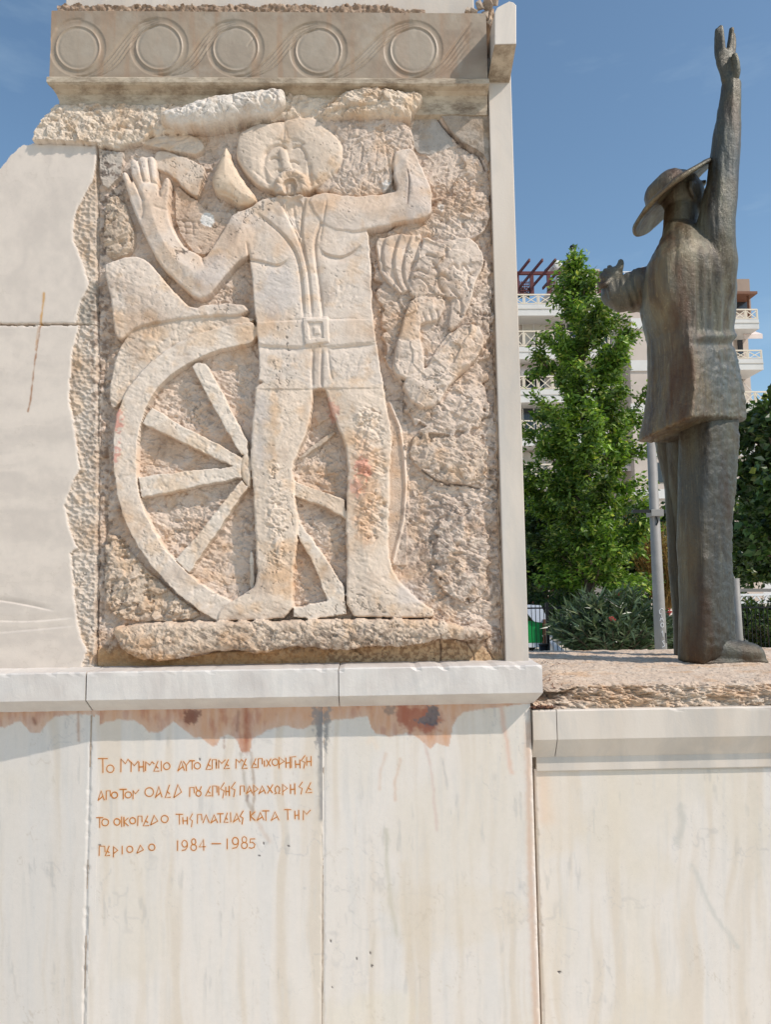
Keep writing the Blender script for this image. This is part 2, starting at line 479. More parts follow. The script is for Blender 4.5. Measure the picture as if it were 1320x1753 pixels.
# concave chamber of the wheel
hole = chaikin(inner[::-1] + [(440, 1066)] + [(436, 1000)], 1)
ih, dh = S.sdf(chaikin([(440, 593)] + inner[::-1][1:] + [(436, 1030)], 1))
q = dh > 0
S.h[ih[q]] = -.020 - .006 * ss(0, 40, dh[q]); S.rg[ih[q]] = .9
spokes = [[(328, 629), (340, 621), (354, 624), (374, 660), (395, 700), (425, 758), (425, 778), (414, 780), (385, 733), (352, 672)],
          [(245, 726), (261, 698), (315, 731), (373, 760), (417, 786), (413, 803), (390, 795), (330, 767), (281, 744)],
          [(237, 817), (330, 806), (413, 799), (414, 819), (330, 836), (244, 853)],
          [(414, 823), (426, 835), (404, 866), (325, 982), (301, 957), (334, 921), (378, 866)],
          [(500, 824), (512, 827), (535, 836), (590, 856), (592, 888), (551, 867), (500, 848)],
          [(505, 880), (515, 896), (557, 955), (590, 1006), (590, 1035), (560, 1030), (538, 969), (508, 915)]]
for n, p in enumerate(spokes):
    S.feat(p, .016, 2.5, .75, 3 + n, .36, lin(222, 208, 191), sm=0)
S.feat([(503, 1040), (545, 1031), (566, 1026), (590, 1008), (594, 1052), (535, 1060), (503, 1056)], .018, 3, .75, RIM, .26, lin(222, 208, 191), sm=0)
S.feat([(412, 790), (418, 778), (430, 780), (432, 835), (424, 836), (414, 818)], .018, 5, .3, RIM, .2, lin(214, 196, 175))
S.feat([(509, 782), (571, 736), (576, 743), (512, 790)], .002, 3, .4, RIM, .3, lin(196, 178, 158), sm=1)
S.feat([(427, 945), (434, 945), (437, 1012), (427, 1012)], .004, 3, .4, RIM, .2, lin(224, 210, 192), sm=1)
# thin far arc of the rim, right of the leg
i = S.feat([(655, 680), (668, 690), (684, 730), (692, 777), (695, 832), (691, 900), (673, 962), (660, 960), (660, 700)], -.012, 1, 1, rg=.1, col=lin(208, 188, 168), mode='set')
for a, b in zip([(668, 690), (684, 730), (692, 777), (695, 832), (691, 890)], [(684, 730), (692, 777), (695, 832), (691, 890), (673, 962)]):
    ii, dd, pp = S.pline([a, b], 6)
    S.h[ii] = np.maximum(S.h[ii], .010 * np.exp(-(dd / 2.2) ** 2) - .012); S.lab[ii[dd < 2.5]] = RIM; S.rg[ii[dd < 4]] = .1; S.col[ii[dd < 3]] = lin(224, 206, 188)

# --- drapery left of the wheel and cloth behind the raised hand
S.feat([(180, 460), (186, 453), (212, 446), (240, 441), (260, 455), (287, 487), (314, 519), (335, 533), (349, 523), (424, 523), (428, 543), (340, 545), (300, 551), (233, 562), (207, 593), (195, 560), (196, 535), (186, 495)], .025, 4, .6, DRAPE, .3, lin(219, 203, 186), .006)
S.feat([(266, 257), (300, 266), (349, 284), (354, 298), (342, 328), (339, 341), (319, 330), (296, 303), (280, 296), (262, 290)], .010, 5, .5, CLOTH, .2, lin(212, 194, 175))
S.feat([(237, 248), (270, 234), (330, 230), (352, 250), (345, 268), (300, 262), (262, 254)], .012, 6, .4, CLOTH, .6, lin(210, 192, 172))
S.feat([(296, 310), (319, 332), (340, 345), (352, 362), (400, 362), (395, 385), (366, 425), (345, 440), (318, 420), (300, 385)], -.004, 4, .5, None, .5, mode='set')

# --- the second figure at the right
S.feat([(640, 402), (842, 398), (844, 650), (700, 660), (664, 640), (650, 520)], .006, 30, .1, wob=8)
S.feat([(702, 500), (812, 500), (832, 560), (775, 640), (722, 648), (700, 560)], .013, 14, .3, rg=.9, wob=4)
comp = lin(214, 196, 178)
S.feat([(724, 405), (751, 421), (768, 415), (801, 409), (822, 429), (828, 451), (822, 473), (811, 490), (809, 508), (800, 533), (790, 560), (765, 575), (770, 530), (768, 514), (740, 508), (705, 514), (699, 498), (702, 470), (713, 451), (720, 430)], .027, 4, .6, COMP, .35, comp, .006, sm=1)
S.feat([(643, 412), (664, 408), (684, 404), (704, 404), (724, 405), (716, 450), (702, 498), (690, 508), (668, 492), (652, 474), (646, 440)], .021, 5, .5, COMP, .2, comp, .004, sm=1)
for p in ([(660, 408), (652, 440), (662, 474)], [(684, 404), (672, 446), (676, 474), (690, 504)], [(704, 404), (691, 446), (690, 474), (699, 502)], [(724, 405), (711, 446), (702, 474), (704, 498)]):
    S.step(p, .013, 15, 1); S.cut(p, .007, 1.8)
S.feat([(676, 645), (671, 622), (682, 577), (693, 540), (705, 513), (735, 508), (763, 512), (758, 545), (742, 556), (722, 556), (718, 577), (725, 612), (727, 645), (700, 656)], .033, 4, .6, COMP, .45, comp, .005, sm=1)
S.feat([(773, 566), (817, 555), (831, 588), (822, 606), (809, 624), (765, 666), (749, 699), (710, 701), (683, 652), (729, 634), (740, 610)], .030, 4, .55, COMP, .55, comp, .006, sm=1)
for a, b, dd in (((722, 540), (728, 556), .004), ((734, 536), (739, 557), .005), ((746, 535), (750, 556), .005), ((757, 534), (760, 552), .004)):
    S.cut([a, b], dd, 2)
for p in ([(705, 470), (717, 466), (731, 475)], [(703, 485), (716, 478), (730, 490), (738, 505)], [(727, 441), (736, 443), (745, 446)], [(738, 452), (750, 470), (748, 490), (760, 508)], [(765, 470), (775, 455), (785, 470), (792, 455), (800, 470)], [(763, 425), (762, 445)],
          [(802, 500), (798, 480), (812, 470)], [(742, 610), (775, 572), (800, 545)], [(755, 690), (778, 650), (812, 622)], [(770, 500), (790, 520), (786, 548)], [(742, 480), (757, 475), (770, 486)]):
    S.cut(p, .009, 2.4)
S.step([(700, 514), (735, 508), (766, 513)], .010, 14, 1)

# --- the man
skin, cloth = lin(219, 203, 187), lin(217, 202, 186)
S.feat([(401, 369), (428, 363), (445, 350), (468, 341), (497, 346), (525, 342), (560, 340), (602, 346), (630, 397), (634, 441), (637, 518), (640, 556), (646, 600), (652, 640), (657, 668), (540, 669), (443, 668), (444, 610), (440, 560), (436, 520), (430, 456), (423, 421), (414, 400)], .028, 3.5, .75, MAN, .16, cloth, .004, sm=1)
S.feat([(441, 640), (538, 640), (535, 708), (527, 741), (511, 780), (502, 801), (504, 837), (510, 881), (512, 903), (508, 947), (502, 985), (503, 1057), (440, 1062), (374, 1063), (374, 1054), (382, 1040), (396, 1030), (422, 1014), (439, 1001), (441, 968), (438, 914), (434, 832), (430, 793), (431, 749)], .027, 5, .65, MAN, .26, lin(218, 200, 180), .008, sm=1)
S.feat([(547, 640), (653, 640), (664, 708), (672, 749), (668, 804), (666, 886), (665, 949), (675, 985), (710, 1021), (738, 1042), (744, 1050), (742, 1058), (650, 1057), (592, 1054), (594, 968), (592, 914), (594, 837), (596, 793), (588, 755), (571, 717)], .027, 5, .65, MAN, .26, lin(220, 202, 182), .008, sm=1)
# chipped cloth on the trousers
for p, k in (([(452, 780), (500, 800), (500, 900), (490, 985), (462, 985), (452, 900)], .9), ([(600, 700), (660, 690), (664, 800), (662, 930), (606, 940), (606, 830), (600, 760)], 1.0), ([(450, 612), (520, 605), (520, 655), (450, 660)], .5), ([(560, 602), (640, 600), (648, 655), (560, 655)], .5), ([(560, 480), (615, 470), (625, 545), (560, 545)], .35)):
    i, d = S.sdf(chaikin(p, 2), 4)
    q = d > -4; S.rg[i[q]] = np.maximum(S.rg[i[q]], k * ss(-4, 12, d[q] + 5 * vn(U[i[q]] / 7, V[i[q]] / 7, 5)))
# waistcoat, belt, hem
S.feat([(439, 553), (520, 552), (640, 549), (645, 589), (560, 597), (522, 598), (441, 594)], .0035, 3, .5, None, .1, mode='add', sm=0, wob=.6)
S.feat([(519, 549), (562, 548), (564, 591), (524, 596)], .006, 3, .6, BUCKLE, .1, mode='add', sm=0, wob=.4)
S.feat([(528, 558), (553, 557), (555, 584), (531, 587)], -.006, 2.5, .6, None, .1, mode='add', sm=0, wob=.4)
S.feat([(537, 566), (548, 565), (549, 577), (539, 578)], .004, 2.5, .6, None, .1, mode='add', sm=0, wob=.3)
S.step([(441, 668), (500, 669), (540, 668)], .005, 30, 1); S.step([(546, 667), (600, 668), (657, 666)], .004, 24, 1)
S.step([(441, 595), (480, 597), (522, 600)], .009, 14, 1); S.step([(560, 600), (610, 594), (645, 591)], .009, 16, 1)
S.cut([(440, 555), (522, 553)], .004, 1.6); S.cut([(562, 552), (640, 550)], .004, 1.6)
for x in (537, 552): S.cut([(x, 602), (x - 2, 640), (x - 1, 667)], .007, 2.4)
S.cut([(562, 602), (566, 640), (570, 655)], .004, 2)
S.stain([(530, 612), (560, 610), (556, 668), (536, 668)], C_BG * .75, .6)
# lapels
for p, d in (([(440, 371), (466, 389), (490, 412), (505, 433), (514, 459), (519, 500), (521, 550)], .009), ([(481, 349), (497, 382), (514, 418), (527, 459), (533, 515), (535, 550)], .008),
             ([(523, 346), (518, 380), (517, 415), (523, 440)], .007), ([(560, 371), (545, 397), (538, 423), (542, 459), (549, 510), (553, 548)], .009), ([(502, 352), (506, 385), (514, 412)], .004)):
    S.cut(p, d, 2.3)
S.feat([(484, 350), (522, 347), (518, 385), (517, 420), (500, 385)], -.008, 3, .5, None, .35, mode='add')
S.step([(440, 371), (466, 389), (490, 412), (505, 433), (514, 459), (519, 500), (521, 550)], .006, 22, 1)
S.step([(553, 548), (549, 510), (542, 459), (538, 423), (545, 397)], .006, 16, 1)
# breast folds
S.step([(425, 446), (455, 452), (479, 460), (496, 445)], .011, 16, 1); S.step([(549, 430), (560, 441), (590, 446), (617, 424)], .013, 16, 1)
S.step([(561, 371), (600, 402), (632, 399)], .004, 10, 1)
# arms
S.feat([(525, 346), (556, 335), (589, 342), (620, 342), (669, 337), (681, 334), (674, 310), (671, 285), (675, 268), (687, 262), (708, 262), (718, 286), (731, 315), (739, 335), (740, 368), (729, 380), (697, 386), (632, 399), (600, 404), (560, 398), (545, 380)], .034, 4, .68, MAN, .13, skin, .010)
S.feat([(211, 304), (217, 299), (223, 306), (230, 322), (226, 292), (226, 281), (232, 277), (238, 282), (241, 276), (246, 273), (253, 275), (257, 274), (263, 273), (268, 278), (272, 303), (275, 333), (280, 318), (287, 308), (294, 313), (293, 335), (290, 360), (294, 387), (308, 413), (320, 431), (342, 439), (351, 448), (365, 428), (388, 393), (401, 369), (430, 366), (446, 385), (432, 440), (405, 456), (374, 494), (360, 512), (339, 517), (308, 490), (278, 461), (260, 430), (244, 396), (228, 358), (218, 325)], .029, 5, .58, MAN, .10, skin, .011, sm=1, wob=.5)
for p, d in (([(228, 308), (236, 322), (243, 338), (249, 352)], .010), ([(240, 282), (245, 300), (250, 320)], .011), ([(256, 278), (259, 300), (262, 319)], .011), ([(245, 350), (250, 365), (244, 382)], .004), ([(250, 320), (262, 318), (274, 322), (275, 340), (280, 345), (289, 330)], .005), ([(266, 360), (278, 364), (290, 366)], .003), ([(344, 440), (352, 460)], .004)):
    S.cut(p, d, 2.2)
S.step([(422, 420), (424, 440), (431, 456)], .012, 8, -1)
# horn-like collar flap
S.feat([(389, 255), (395, 268), (401, 287), (417, 314), (442, 344), (434, 357), (410, 357), (405, 353), (387, 341), (371, 337), (363, 323), (367, 305), (376, 282)], .038, 10, .35, FLAP, .08, lin(216, 194, 168), .010)
S.cut([(372, 336), (388, 338), (408, 350)], .006, 1.8)
# head: hair and beard mass, face, moustache ring
S.feat([(407, 240), (420, 226), (437, 219), (462, 216), (486, 213), (517, 204), (543, 208), (562, 227), (586, 248), (588, 275), (581, 298), (563, 311), (543, 326), (528, 334), (520, 340), (475, 340), (468, 330), (450, 328), (432, 315), (418, 298), (405, 275)], .027, 8, .45, MAN, .22, lin(211, 193, 173), .004)
S.feat([(407, 245), (420, 228), (440, 220), (466, 217), (484, 216), (482, 244), (458, 262), (452, 290), (448, 325), (430, 312), (416, 296), (406, 275)], .004, 12, .1, None, .15, mode='add', dome=.006)
S.feat([(492, 214), (518, 207), (542, 211), (560, 228), (584, 250), (586, 276), (578, 297), (560, 309), (540, 322), (530, 300), (526, 268), (508, 248), (492, 242)], .004, 12, .1, None, .18, mode='add', dome=.006)
S.feat([(452, 262), (480, 248), (505, 250), (522, 268), (527, 300), (515, 318), (480, 318), (462, 305), (452, 285)], -.006, 16, .1, None, .12, mode='add')
S.feat([(478, 262), (492, 262), (498, 285), (503, 300), (486, 303), (482, 285)], .010, 7, .1, None, .08, mode='add')
S.feat([(471, 318), (484, 300), (500, 296), (512, 299), (524, 309), (530, 324), (525, 341), (512, 347), (497, 348), (482, 346), (471, 341)], .016, 8, .25, None, .3, lin(212, 194, 174), mode='add')
S.feat([(487, 322), (497, 314), (508, 319), (511, 332), (506, 344), (490, 344), (485, 334)], -.017, 5, .2, None, .1, mode='add')
S.feat([(492, 322), (505, 322), (507, 340), (491, 340)], .007, 6, .1, None, .1, mode='add')
for p, d in (([(455, 272), (468, 258), (482, 254), (492, 262)], .008), ([(500, 262), (512, 256), (522, 266), (526, 282)], .008), ([(462, 281), (470, 276), (479, 279)], .008), ([(496, 284), (505, 282), (513, 288)], .008), ([(540, 320), (560, 306), (578, 288)], .004),
             ([(532, 305), (540, 312), (546, 322)], .003), ([(478, 296), (488, 302), (500, 298)], .008), ([(436, 300), (452, 312), (466, 322)], .003)):
    S.cut(p, d, 2.2)
for k in range(9):
    t = R(150 + k * 30); c, e = (500 + 19 * math.cos(t), 325 + 17 * math.sin(t)), (500 + 29 * math.cos(t + .2), 325 + 26 * math.sin(t + .2))
    S.cut([c, e], .004, 1.6)
t = np.radians(np.linspace(118, 422, 22)); i, d, par = S.pline(np.stack([500 + 22 * np.cos(t), 323 + 19 * np.sin(t)], 1), 20)
S.h[i] += .009 * np.exp(-(d / 6.5) ** 2)
for p, dp, w in (([(458, 262), (452, 285), (456, 310), (466, 336)], .006, 4), ([(529, 285), (531, 305), (533, 326)], .007, 4), ([(487, 211), (488, 230), (486, 250)], .0025, 2), ([(470, 300), (474, 296), (482, 300)], .004, 2.2), ([(500, 330), (500, 346)], .005, 2), ([(466, 252), (478, 246), (487, 252)], .004, 3), ([(497, 250), (512, 248), (522, 258)], .004, 3)):
    S.cut(p, dp, w)
# ring on the log and small marks
for r in (15, 8):
    a = np.linspace(0, 2 * math.pi, 14)
    S.cut([(463 + r * math.cos(t), 190 + r * .95 * math.sin(t)) for t in a], .006, 2.2, taper=False)
for p in ([(237, 248), (262, 240), (300, 234), (328, 232)], [(258, 254), (282, 245), (320, 242)], [(285, 262), (306, 250), (332, 244)], [(300, 376), (345, 381)], [(302, 386), (340, 392)], [(305, 396), (335, 402)], [(314, 376), (318, 402)], [(328, 378), (330, 402)],
          [(604, 240), (598, 285)], [(622, 250), (617, 295)], [(646, 255), (642, 300)], [(566, 300), (590, 340)], [(657, 205), (660, 262), (668, 300)], [(600, 300), (620, 338)], [(560, 350), (548, 420)]):
    S.cut(p, .004, 1.8)
S.step([(557, 205), (590, 196), (650, 192)], .016, 12, 1)

# --- rock ledge the feet stand on, recess below it
i, d = S.sdf([(150, 1104), (300, 1108), (480, 1096), (700, 1095), (770, 1088), (890, 1120), (890, 1160), (150, 1160)], 10)
f = ss(-6, 16, d + 4 * fbm(U[i] / 15, V[i] / 15, 2, 8))
S.h[i] = S.h[i] * (1 - f) + (-.012) * f
S.rg[i] = S.rg[i] * (1 - f) + .45 * f
S.col[i] = S.col[i] * (1 - f)[:, None] + lin(200, 168, 130) * f[:, None]
S.feat([(194, 1076), (228, 1067), (300, 1064), (378, 1063), (480, 1061), (600, 1058), (744, 1059), (766, 1064), (800, 1072), (838, 1080), (842, 1092), (806, 1096), (760, 1092), (735, 1096), (690, 1106), (640, 1104), (600, 1112), (560, 1110), (520, 1104), (480, 1109), (451, 1118), (390, 1110), (330, 1124), (281, 1130), (240, 1126), (220, 1112), (204, 1092)], .060, 11, .7, LEDGE, .85, lin(212, 192, 170), .004, sm=1, wob=2.2)

# --- marble cladding left of the carving, smooth face and chiselled margin
right = [(168, 250), (166, 400), (165, 555), (168, 640), (169, 720), (167, 850), (166, 960), (163, 1060), (162, 1160)]
ub = [(168, 250), (168, 253), (163, 283), (157, 314), (142, 339), (132.5, 360), (125, 388), (126, 413), (135.6, 437), (145, 462), (152, 490), (140, 514), (129, 555)]
lb = [(135.6, 557), (123, 610), (120, 653), (118.6, 690), (122, 702), (128.6, 737), (136.5, 803), (125.5, 822), (111, 866), (117.7, 901), (132, 938), (122, 948), (125.5, 998), (132, 1061), (138, 1092), (149, 1116), (138, 1148)]
for poly, lab, rgv in (([(-120, 240), (168, 250), (166, 400), (165, 555), (-120, 557)], MARG_A, 1), ([(-120, 558), (165, 556), (168, 640), (169, 720), (167, 850), (166, 960), (163, 1060), (162, 1160), (-120, 1160)], MARG_B, 1)):
    i = S.feat(poly, .002, 3, .3, lab, .0, lin(208, 194, 178), mode='set', sm=0, wob=.8)
    S.h[i] -= .010
ch = cells(U / 9.0 + .3 * vn(U / 14, V / 14, 2), V / 7.0, 4)
m = np.isin(S.lab, (MARG_A, MARG_B))
S.h[m] += (.010 * ch[0] - .002)[m] + (.003 * ch[2])[m] + (.004 * fbm(U / 12, V / 12, 3, 9))[m]
vein = fbm(U / 46 + .8 * fbm(U / 60, V / 60, 2, 51), V / 130, 4, 52)
veinh = fbm(U / 150 + .5 * fbm(U / 60, V / 60, 2, 53), V / 26 + .8 * fbm(U / 80, V / 50, 3, 54), 4, 55)
for poly, lab, vv in (([(-120, 240)] + ub + [(-120, 555)], SLAB_A, vein), ([(-120, 559)] + lb + [(-120, 1160)], SLAB_B, veinh)):
    i, d = S.sdf(poly, 2); d = d + 2.2 * fbm(U[i] / 7, V[i] / 7, 3, 7)
    q = d > 0; i, d = i[q], d[q]
    S.h[i] = .002 * ss(0, 4, d) - .0 ; S.lab[i] = lab; S.rg[i] = 0
    w_ = vv[i] + .35 * fbm(U[i] / 14, V[i] / 16, 4, 56)
    a = ss(-.45, .75, w_)[:, None]
    b = ((1 - ss(0, .03, np.abs(w_ - .12))) * ss(-.1, .3, fbm(U[i] / 50, V[i] / 50, 2, 57)))[:, None]
    S.col[i] = lin(218, 206, 192) * (1 - .8 * a) + lin(198, 187, 175) * .8 * a - .05 * b
# smooth mortar repairs in the margin, mortar joint strip and cracks
S.stain([(140, 514), (153, 492), (163, 480), (164, 560), (131, 554)], lin(176, 166, 152), .9)
i, d = S.sdf([(170, 255), (178, 258), (212, 262), (208, 300), (186, 325), (176, 318), (170, 300)], 4)
q = d > 0; S.h[i[q]] = .004; S.rg[i[q]] = .25; S.col[i[q]] = lin(196, 184, 170)
for p, d, w in (([(167, 252), (165, 400), (165, 555), (167, 700), (166, 900), (162, 1145)], .014, 2.0), ([(172, 560), (180, 600), (176, 660), (181, 740), (183, 800), (180, 880), (178, 960), (172, 1060)], .008, 2.2), ([(-100, 557), (20, 556), (130, 555), (165, 556)], .006, 1.3)):
    S.cut(p, d, w, taper=False)
# engraved sweeping lines on the lower slab
S.step([(-60, 1026), (0, 1029), (41, 1036), (93, 1047)], .006, 12, -1)
S.step([(-60, 1062), (0, 1064), (56, 1065.5), (129, 1058)], .004, 16, -1)
S.step([(-60, 1088), (0, 1084), (72, 1078), (132, 1072)], .003, 18, -1)

# --- hewn texture
rough = .5 * cells(U / 19 + .5 * fbm(U / 22, V / 22, 2, 61), V / 15 + .5 * fbm(U / 20, V / 20, 2, 62), 63)[2] + .34 * cells(U / 8.5 + .4 * vn(U / 6, V / 6, 65), V / 7.5, 64)[2] \
    + .55 * fbm(U / 30, V / 30, 5, 66) + .22 * fbm(U / 5, V / 4, 2, 67)
pit = -np.maximum(0, fbm(U / 9, V / 9, 3, 68) - .28) * 2.2
def strokes(x, y, ca, cb, seed):
    """chisel strokes: three directions, each ruling its own patches"""
    out = 0
    for k, an in enumerate((.5, 1.15, 2.0)):
        wx, wy = x + 4 * fbm(x / 30, y / 30, 2, seed + 50 + k), y + 4 * fbm(x / 30, y / 30, 2, seed + 60 + k)
        p_, q_ = wx * math.cos(an) + wy * math.sin(an), -wx * math.sin(an) + wy * math.cos(an)
        m_ = ss(-.25, .25, fbm(x / 42, y / 42, 2, seed + 10 + k))
        out = out + m_ * (fbm(p_ / ca, q_ / cb, 3, seed + k) - 1.2 * np.maximum(0, fbm(p_ / (ca * .8), q_ / (cb * .8), 2, seed + 20 + k) - .22))
    return out / 1.6
st1, st2 = strokes(U, V, 5.5, 22, 400), strokes(U, V, 3.2, 12, 430)
pp, qq = U * .45 + V * .89, -U * .89 + V * .45
rough = rough * (.75 + .6 * fbm(U / 70, V / 70, 2, 172)) + .95 * st1
tooth = np.sin(pp / 1.05 + 1.2 * fbm(U / 30, V / 30, 2, 175)) * ss(.0, .3, fbm(U / 50, V / 50, 2, 176))
big = cells(U / 44 + .6 * fbm(U / 40, V / 40, 3, 161), V / 36 + .6 * fbm(U / 40, V / 40, 3, 162), 163)[2]
S.h += .0085 * np.clip(S.rg, 0, 2) * (1 + .12 * ss(.5, .9, S.rg)) * (rough + pit) + .012 * np.clip(S.rg - .5, 0, 1) * big + .0006 * tooth * (S.rg > .6)
soft = ~np.isin(S.lab, (SLAB_A, SLAB_B))
S.h[soft] += (.0013 * fbm(U / 13, V / 17, 3, 71) + .0013 * st2 + .0016 * fbm(U / 34, V / 40, 3, 177))[soft]
pits = np.maximum(0, vn(U / 2.6, V / 3.1, 73) - .72) * ss(-.15, .25, fbm(U / 60, V / 60, 2, 74) - .1)
S.h[soft] -= (.014 * pits)[soft]
q = soft & (pits > .09); S.col[q] *= .80
q = S.lab == COMP; S.h[q] += (.007 * cells(U / 30 + .5 * fbm(U / 30, V / 30, 2, 261), V / 26 + .5 * fbm(U / 30, V / 30, 2, 262), 263)[2])[q]
crk = np.abs(fbm(U / 55 + .6 * fbm(U / 16, V / 16, 3, 271), V / 75 + .6 * fbm(U / 16, V / 16, 3, 272), 3, 273))
m = soft & (fbm(U / 120, V / 120, 2, 274) > .12); a = (1 - ss(.006, .016, crk)) * m
S.h -= .003 * a; S.col *= (1 - .45 * a)[:, None]

# --- weathering: colours with shapes of their own
n1, n2, n3 = fbm(U / 70, V / 70, 4, 81), fbm(U / 26, V / 26, 4, 82), fbm(U / 8, V / 8, 3, 83)
a = (.65 * ss(-.05, .5, n1) * soft)[:, None]; S.col = S.col * (1 - a) + S.col * lin(242, 226, 208) * a
a = (.55 * ss(.05, .5, n2) * soft)[:, None]; S.col = S.col * (1 - a) + S.col * lin(246, 228, 205) * 1.06 * a
a = (.5 * ss(.12, .55, fbm(U / 40, V / 55, 4, 84)) * soft)[:, None]; S.col = S.col * (1 - a) + S.col * lin(214, 206, 200) * a
def lichen(poly, k, col=C_DARK, sc=6.0, thr=.1):
    i, d = S.sdf(chaikin(poly, 2), 10)
    f = ss(-10, 12, d) * k * ss(thr, thr + .25, fbm(U[i] / sc, V[i] / sc, 4, 91))
    S.col[i] = S.col[i] * (1 - f[:, None]) + col * f[:, None]
lichen([(168, 258), (212, 262), (215, 300), (200, 420), (172, 470), (166, 400)], .75, thr=.0)
lichen([(168, 470), (196, 520), (190, 640), (188, 800), (196, 900), (182, 1060), (160, 1140), (160, 700), (140, 560)], .6, lin(112, 84, 64), thr=.0)
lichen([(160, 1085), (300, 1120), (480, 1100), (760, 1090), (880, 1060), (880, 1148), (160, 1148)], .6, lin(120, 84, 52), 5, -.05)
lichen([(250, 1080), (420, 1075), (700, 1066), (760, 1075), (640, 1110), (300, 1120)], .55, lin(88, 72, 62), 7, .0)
lichen([(780, 170), (842, 160), (842, 330), (790, 250)], .4, lin(110, 96, 78), 8, -.05)
lichen([(80, 185), (340, 175), (340, 215), (80, 245)], .35, lin(120, 96, 76), 5, .15)
lichen([(660, 850), (840, 850), (850, 1060), (740, 1050), (690, 980)], .45, lin(126, 104, 90), 9, .0)
lichen([(810, 330), (842, 320), (868, 1130), (835, 1130), (828, 700)], .5, lin(104, 84, 70), 6, .05)
S.stain([(150, 1105), (300, 1126), (480, 1112), (560, 1118), (560, 1142), (300, 1146), (150, 1146)], lin(196, 148, 96), .55, 14, 14)
S.stain([(600, 740), (650, 760), (640, 930), (605, 930)], lin(206, 160, 120), .45, 20, 16)
S.stain([(462, 672), (478, 672), (482, 745), (468, 750)], lin(220, 184, 146), .5, 10, 8)
for p, k in (([(557, 684), (580, 692), (578, 722), (566, 716)], .35), ([(607, 788), (634, 784), (632, 822), (610, 815)], .45), ([(600, 820), (622, 820), (618, 860), (604, 850)], .3), ([(200, 708), (212, 700), (209, 740), (198, 740)], .55), ([(198, 762), (207, 755), (206, 792), (198, 790)], .5)):
    S.stain(p, C_RED, k, 6, 12, sc=4)
S.streak([(76, 503), (73, 530), (70, 556)], lin(196, 146, 74), .85, 2.0); S.streak([(69, 560), (60, 620), (52, 690), (48, 705)], lin(150, 96, 48), .8, 1.3); S.streak([(66, 560), (61, 600)], lin(190, 140, 80), .6, 1.2)
for p in ([(446, 462), (500, 455), (508, 540), (446, 545)], [(688, 300), (730, 312), (738, 372), (690, 380)], [(440, 672), (460, 672), (456, 800), (436, 800)], [(340, 455), (400, 440), (380, 500), (345, 505)], [(700, 985), (735, 1030), (690, 1050), (670, 1010)]):
    S.stain(p, lin(196, 190, 186), .45, 22, 16, sc=16)
S.stain([(343, 372), (352, 362), (366, 368), (368, 384), (356, 390), (344, 384)], lin(232, 228, 220), .95, 2, 3, sc=4)
S.stain([(654, 318), (664, 312), (672, 316), (678, 330), (668, 335), (655, 333)], lin(222, 216, 208), .9, 2, 3, sc=4)
S.stain([(748, 352), (758, 350), (762, 362), (752, 366)], lin(226, 216, 204), .8, 2, 3, sc=4)
for p, d in (([(740, 172), (746, 195), (758, 212), (776, 232), (800, 252), (820, 264), (832, 290)], .008), ([(697, 300), (700, 320), (697, 358)], .003), ([(330, 430), (320, 438), (305, 436)], .002), ([(770, 828), (795, 830), (822, 836)], .012), ([(752, 1083), (756, 1110), (754, 1140)], .006), ([(766, 1090), (800, 1100), (812, 1120), (812, 1140)], .004), ([(836, 1085), (830, 1105), (846, 1128)], .004),
             ([(310, 1126), (360, 1116), (440, 1112)], .004), ([(722, 805), (745, 822), (770, 830)], .010)):
    S.cut(p, d, 1.6); S.streak(p, lin(84, 62, 50), .75, 1.3, .6)

S.col *= np.array([1.0, .985, .985])
# --- silhouette of the block at the upper left
i, d = S.sdf([(-200, 340), (-60, 345), (0, 288), (19, 267), (31, 253), (58, 246), (66, 224), (82, 200), (94, 183), (106, 168), (106, 100), (-200, 100)], 6)
S.keep[i[(d + 2.5 * vn(U[i] / 8, V[i] / 8, 99)) > 0]] = False
S.keep &= (U < 868 + (V - 1140) * .033) & (V < 1150)
S.keep &= ~((V < 150) & (U < 100))
S.finish()
cen = at(500, 1146, 0.1)
relief = thing('carved_relief', cen, 'tall carved marble relief of a moustached man standing before a spoked wheel', 'relief')
NAMES = {0: 'rough_background', MAN: 'carved_man', RIM: 'wheel', COMP: 'carved_companion', LEDGE: 'rock_ledge', LOG: 'carved_log', CLOTH: 'carved_cloth', FLAP: 'collar_flap', FENDER: 'wheel_fender', DRAPE: 'carved_drapery'}
made = {}
for k, nm in NAMES.items():
    made[k] = S.part([k], nm, M_CARVED if k in (MAN, RIM, FLAP, DRAPE, FENDER, CLOTH, COMP) else M_ROUGH, relief)
for k in range(3, 9): S.part([k], 'spoke', M_CARVED, made[RIM])
S.part([BUCKLE], 'belt_buckle', M_CARVED, made[MAN])
core = MB()
pl = [at(u, v, .06) for u, v in [(-60, 350), (2, 292), (33, 258), (60, 250), (72, 224), (90, 195), (108, 170), (858, 160), (872, 700), (880, 1146), (-60, 1150)]]
core.prism(pl, (0, .34, 0)).build('core_block', M_ROUGH, relief)
for lab, mar, lb_, loc in ((SLAB_A, MARG_A, 'upper smooth marble panel with a chiselled right margin, left of the carved relief', (80, 555)), (SLAB_B, MARG_B, 'lower streaky marble panel with sweeping engraved lines, left of the carved wheel', (80, 1146))):
    t = thing('marble_panel', at(*loc, -.02), lb_, 'wall panel', 'marble panels left of the relief')
    S.part([lab], 'panel_face', M_SMOOTH, t); S.part([mar], 'chiselled_margin', M_ROUGH, t)
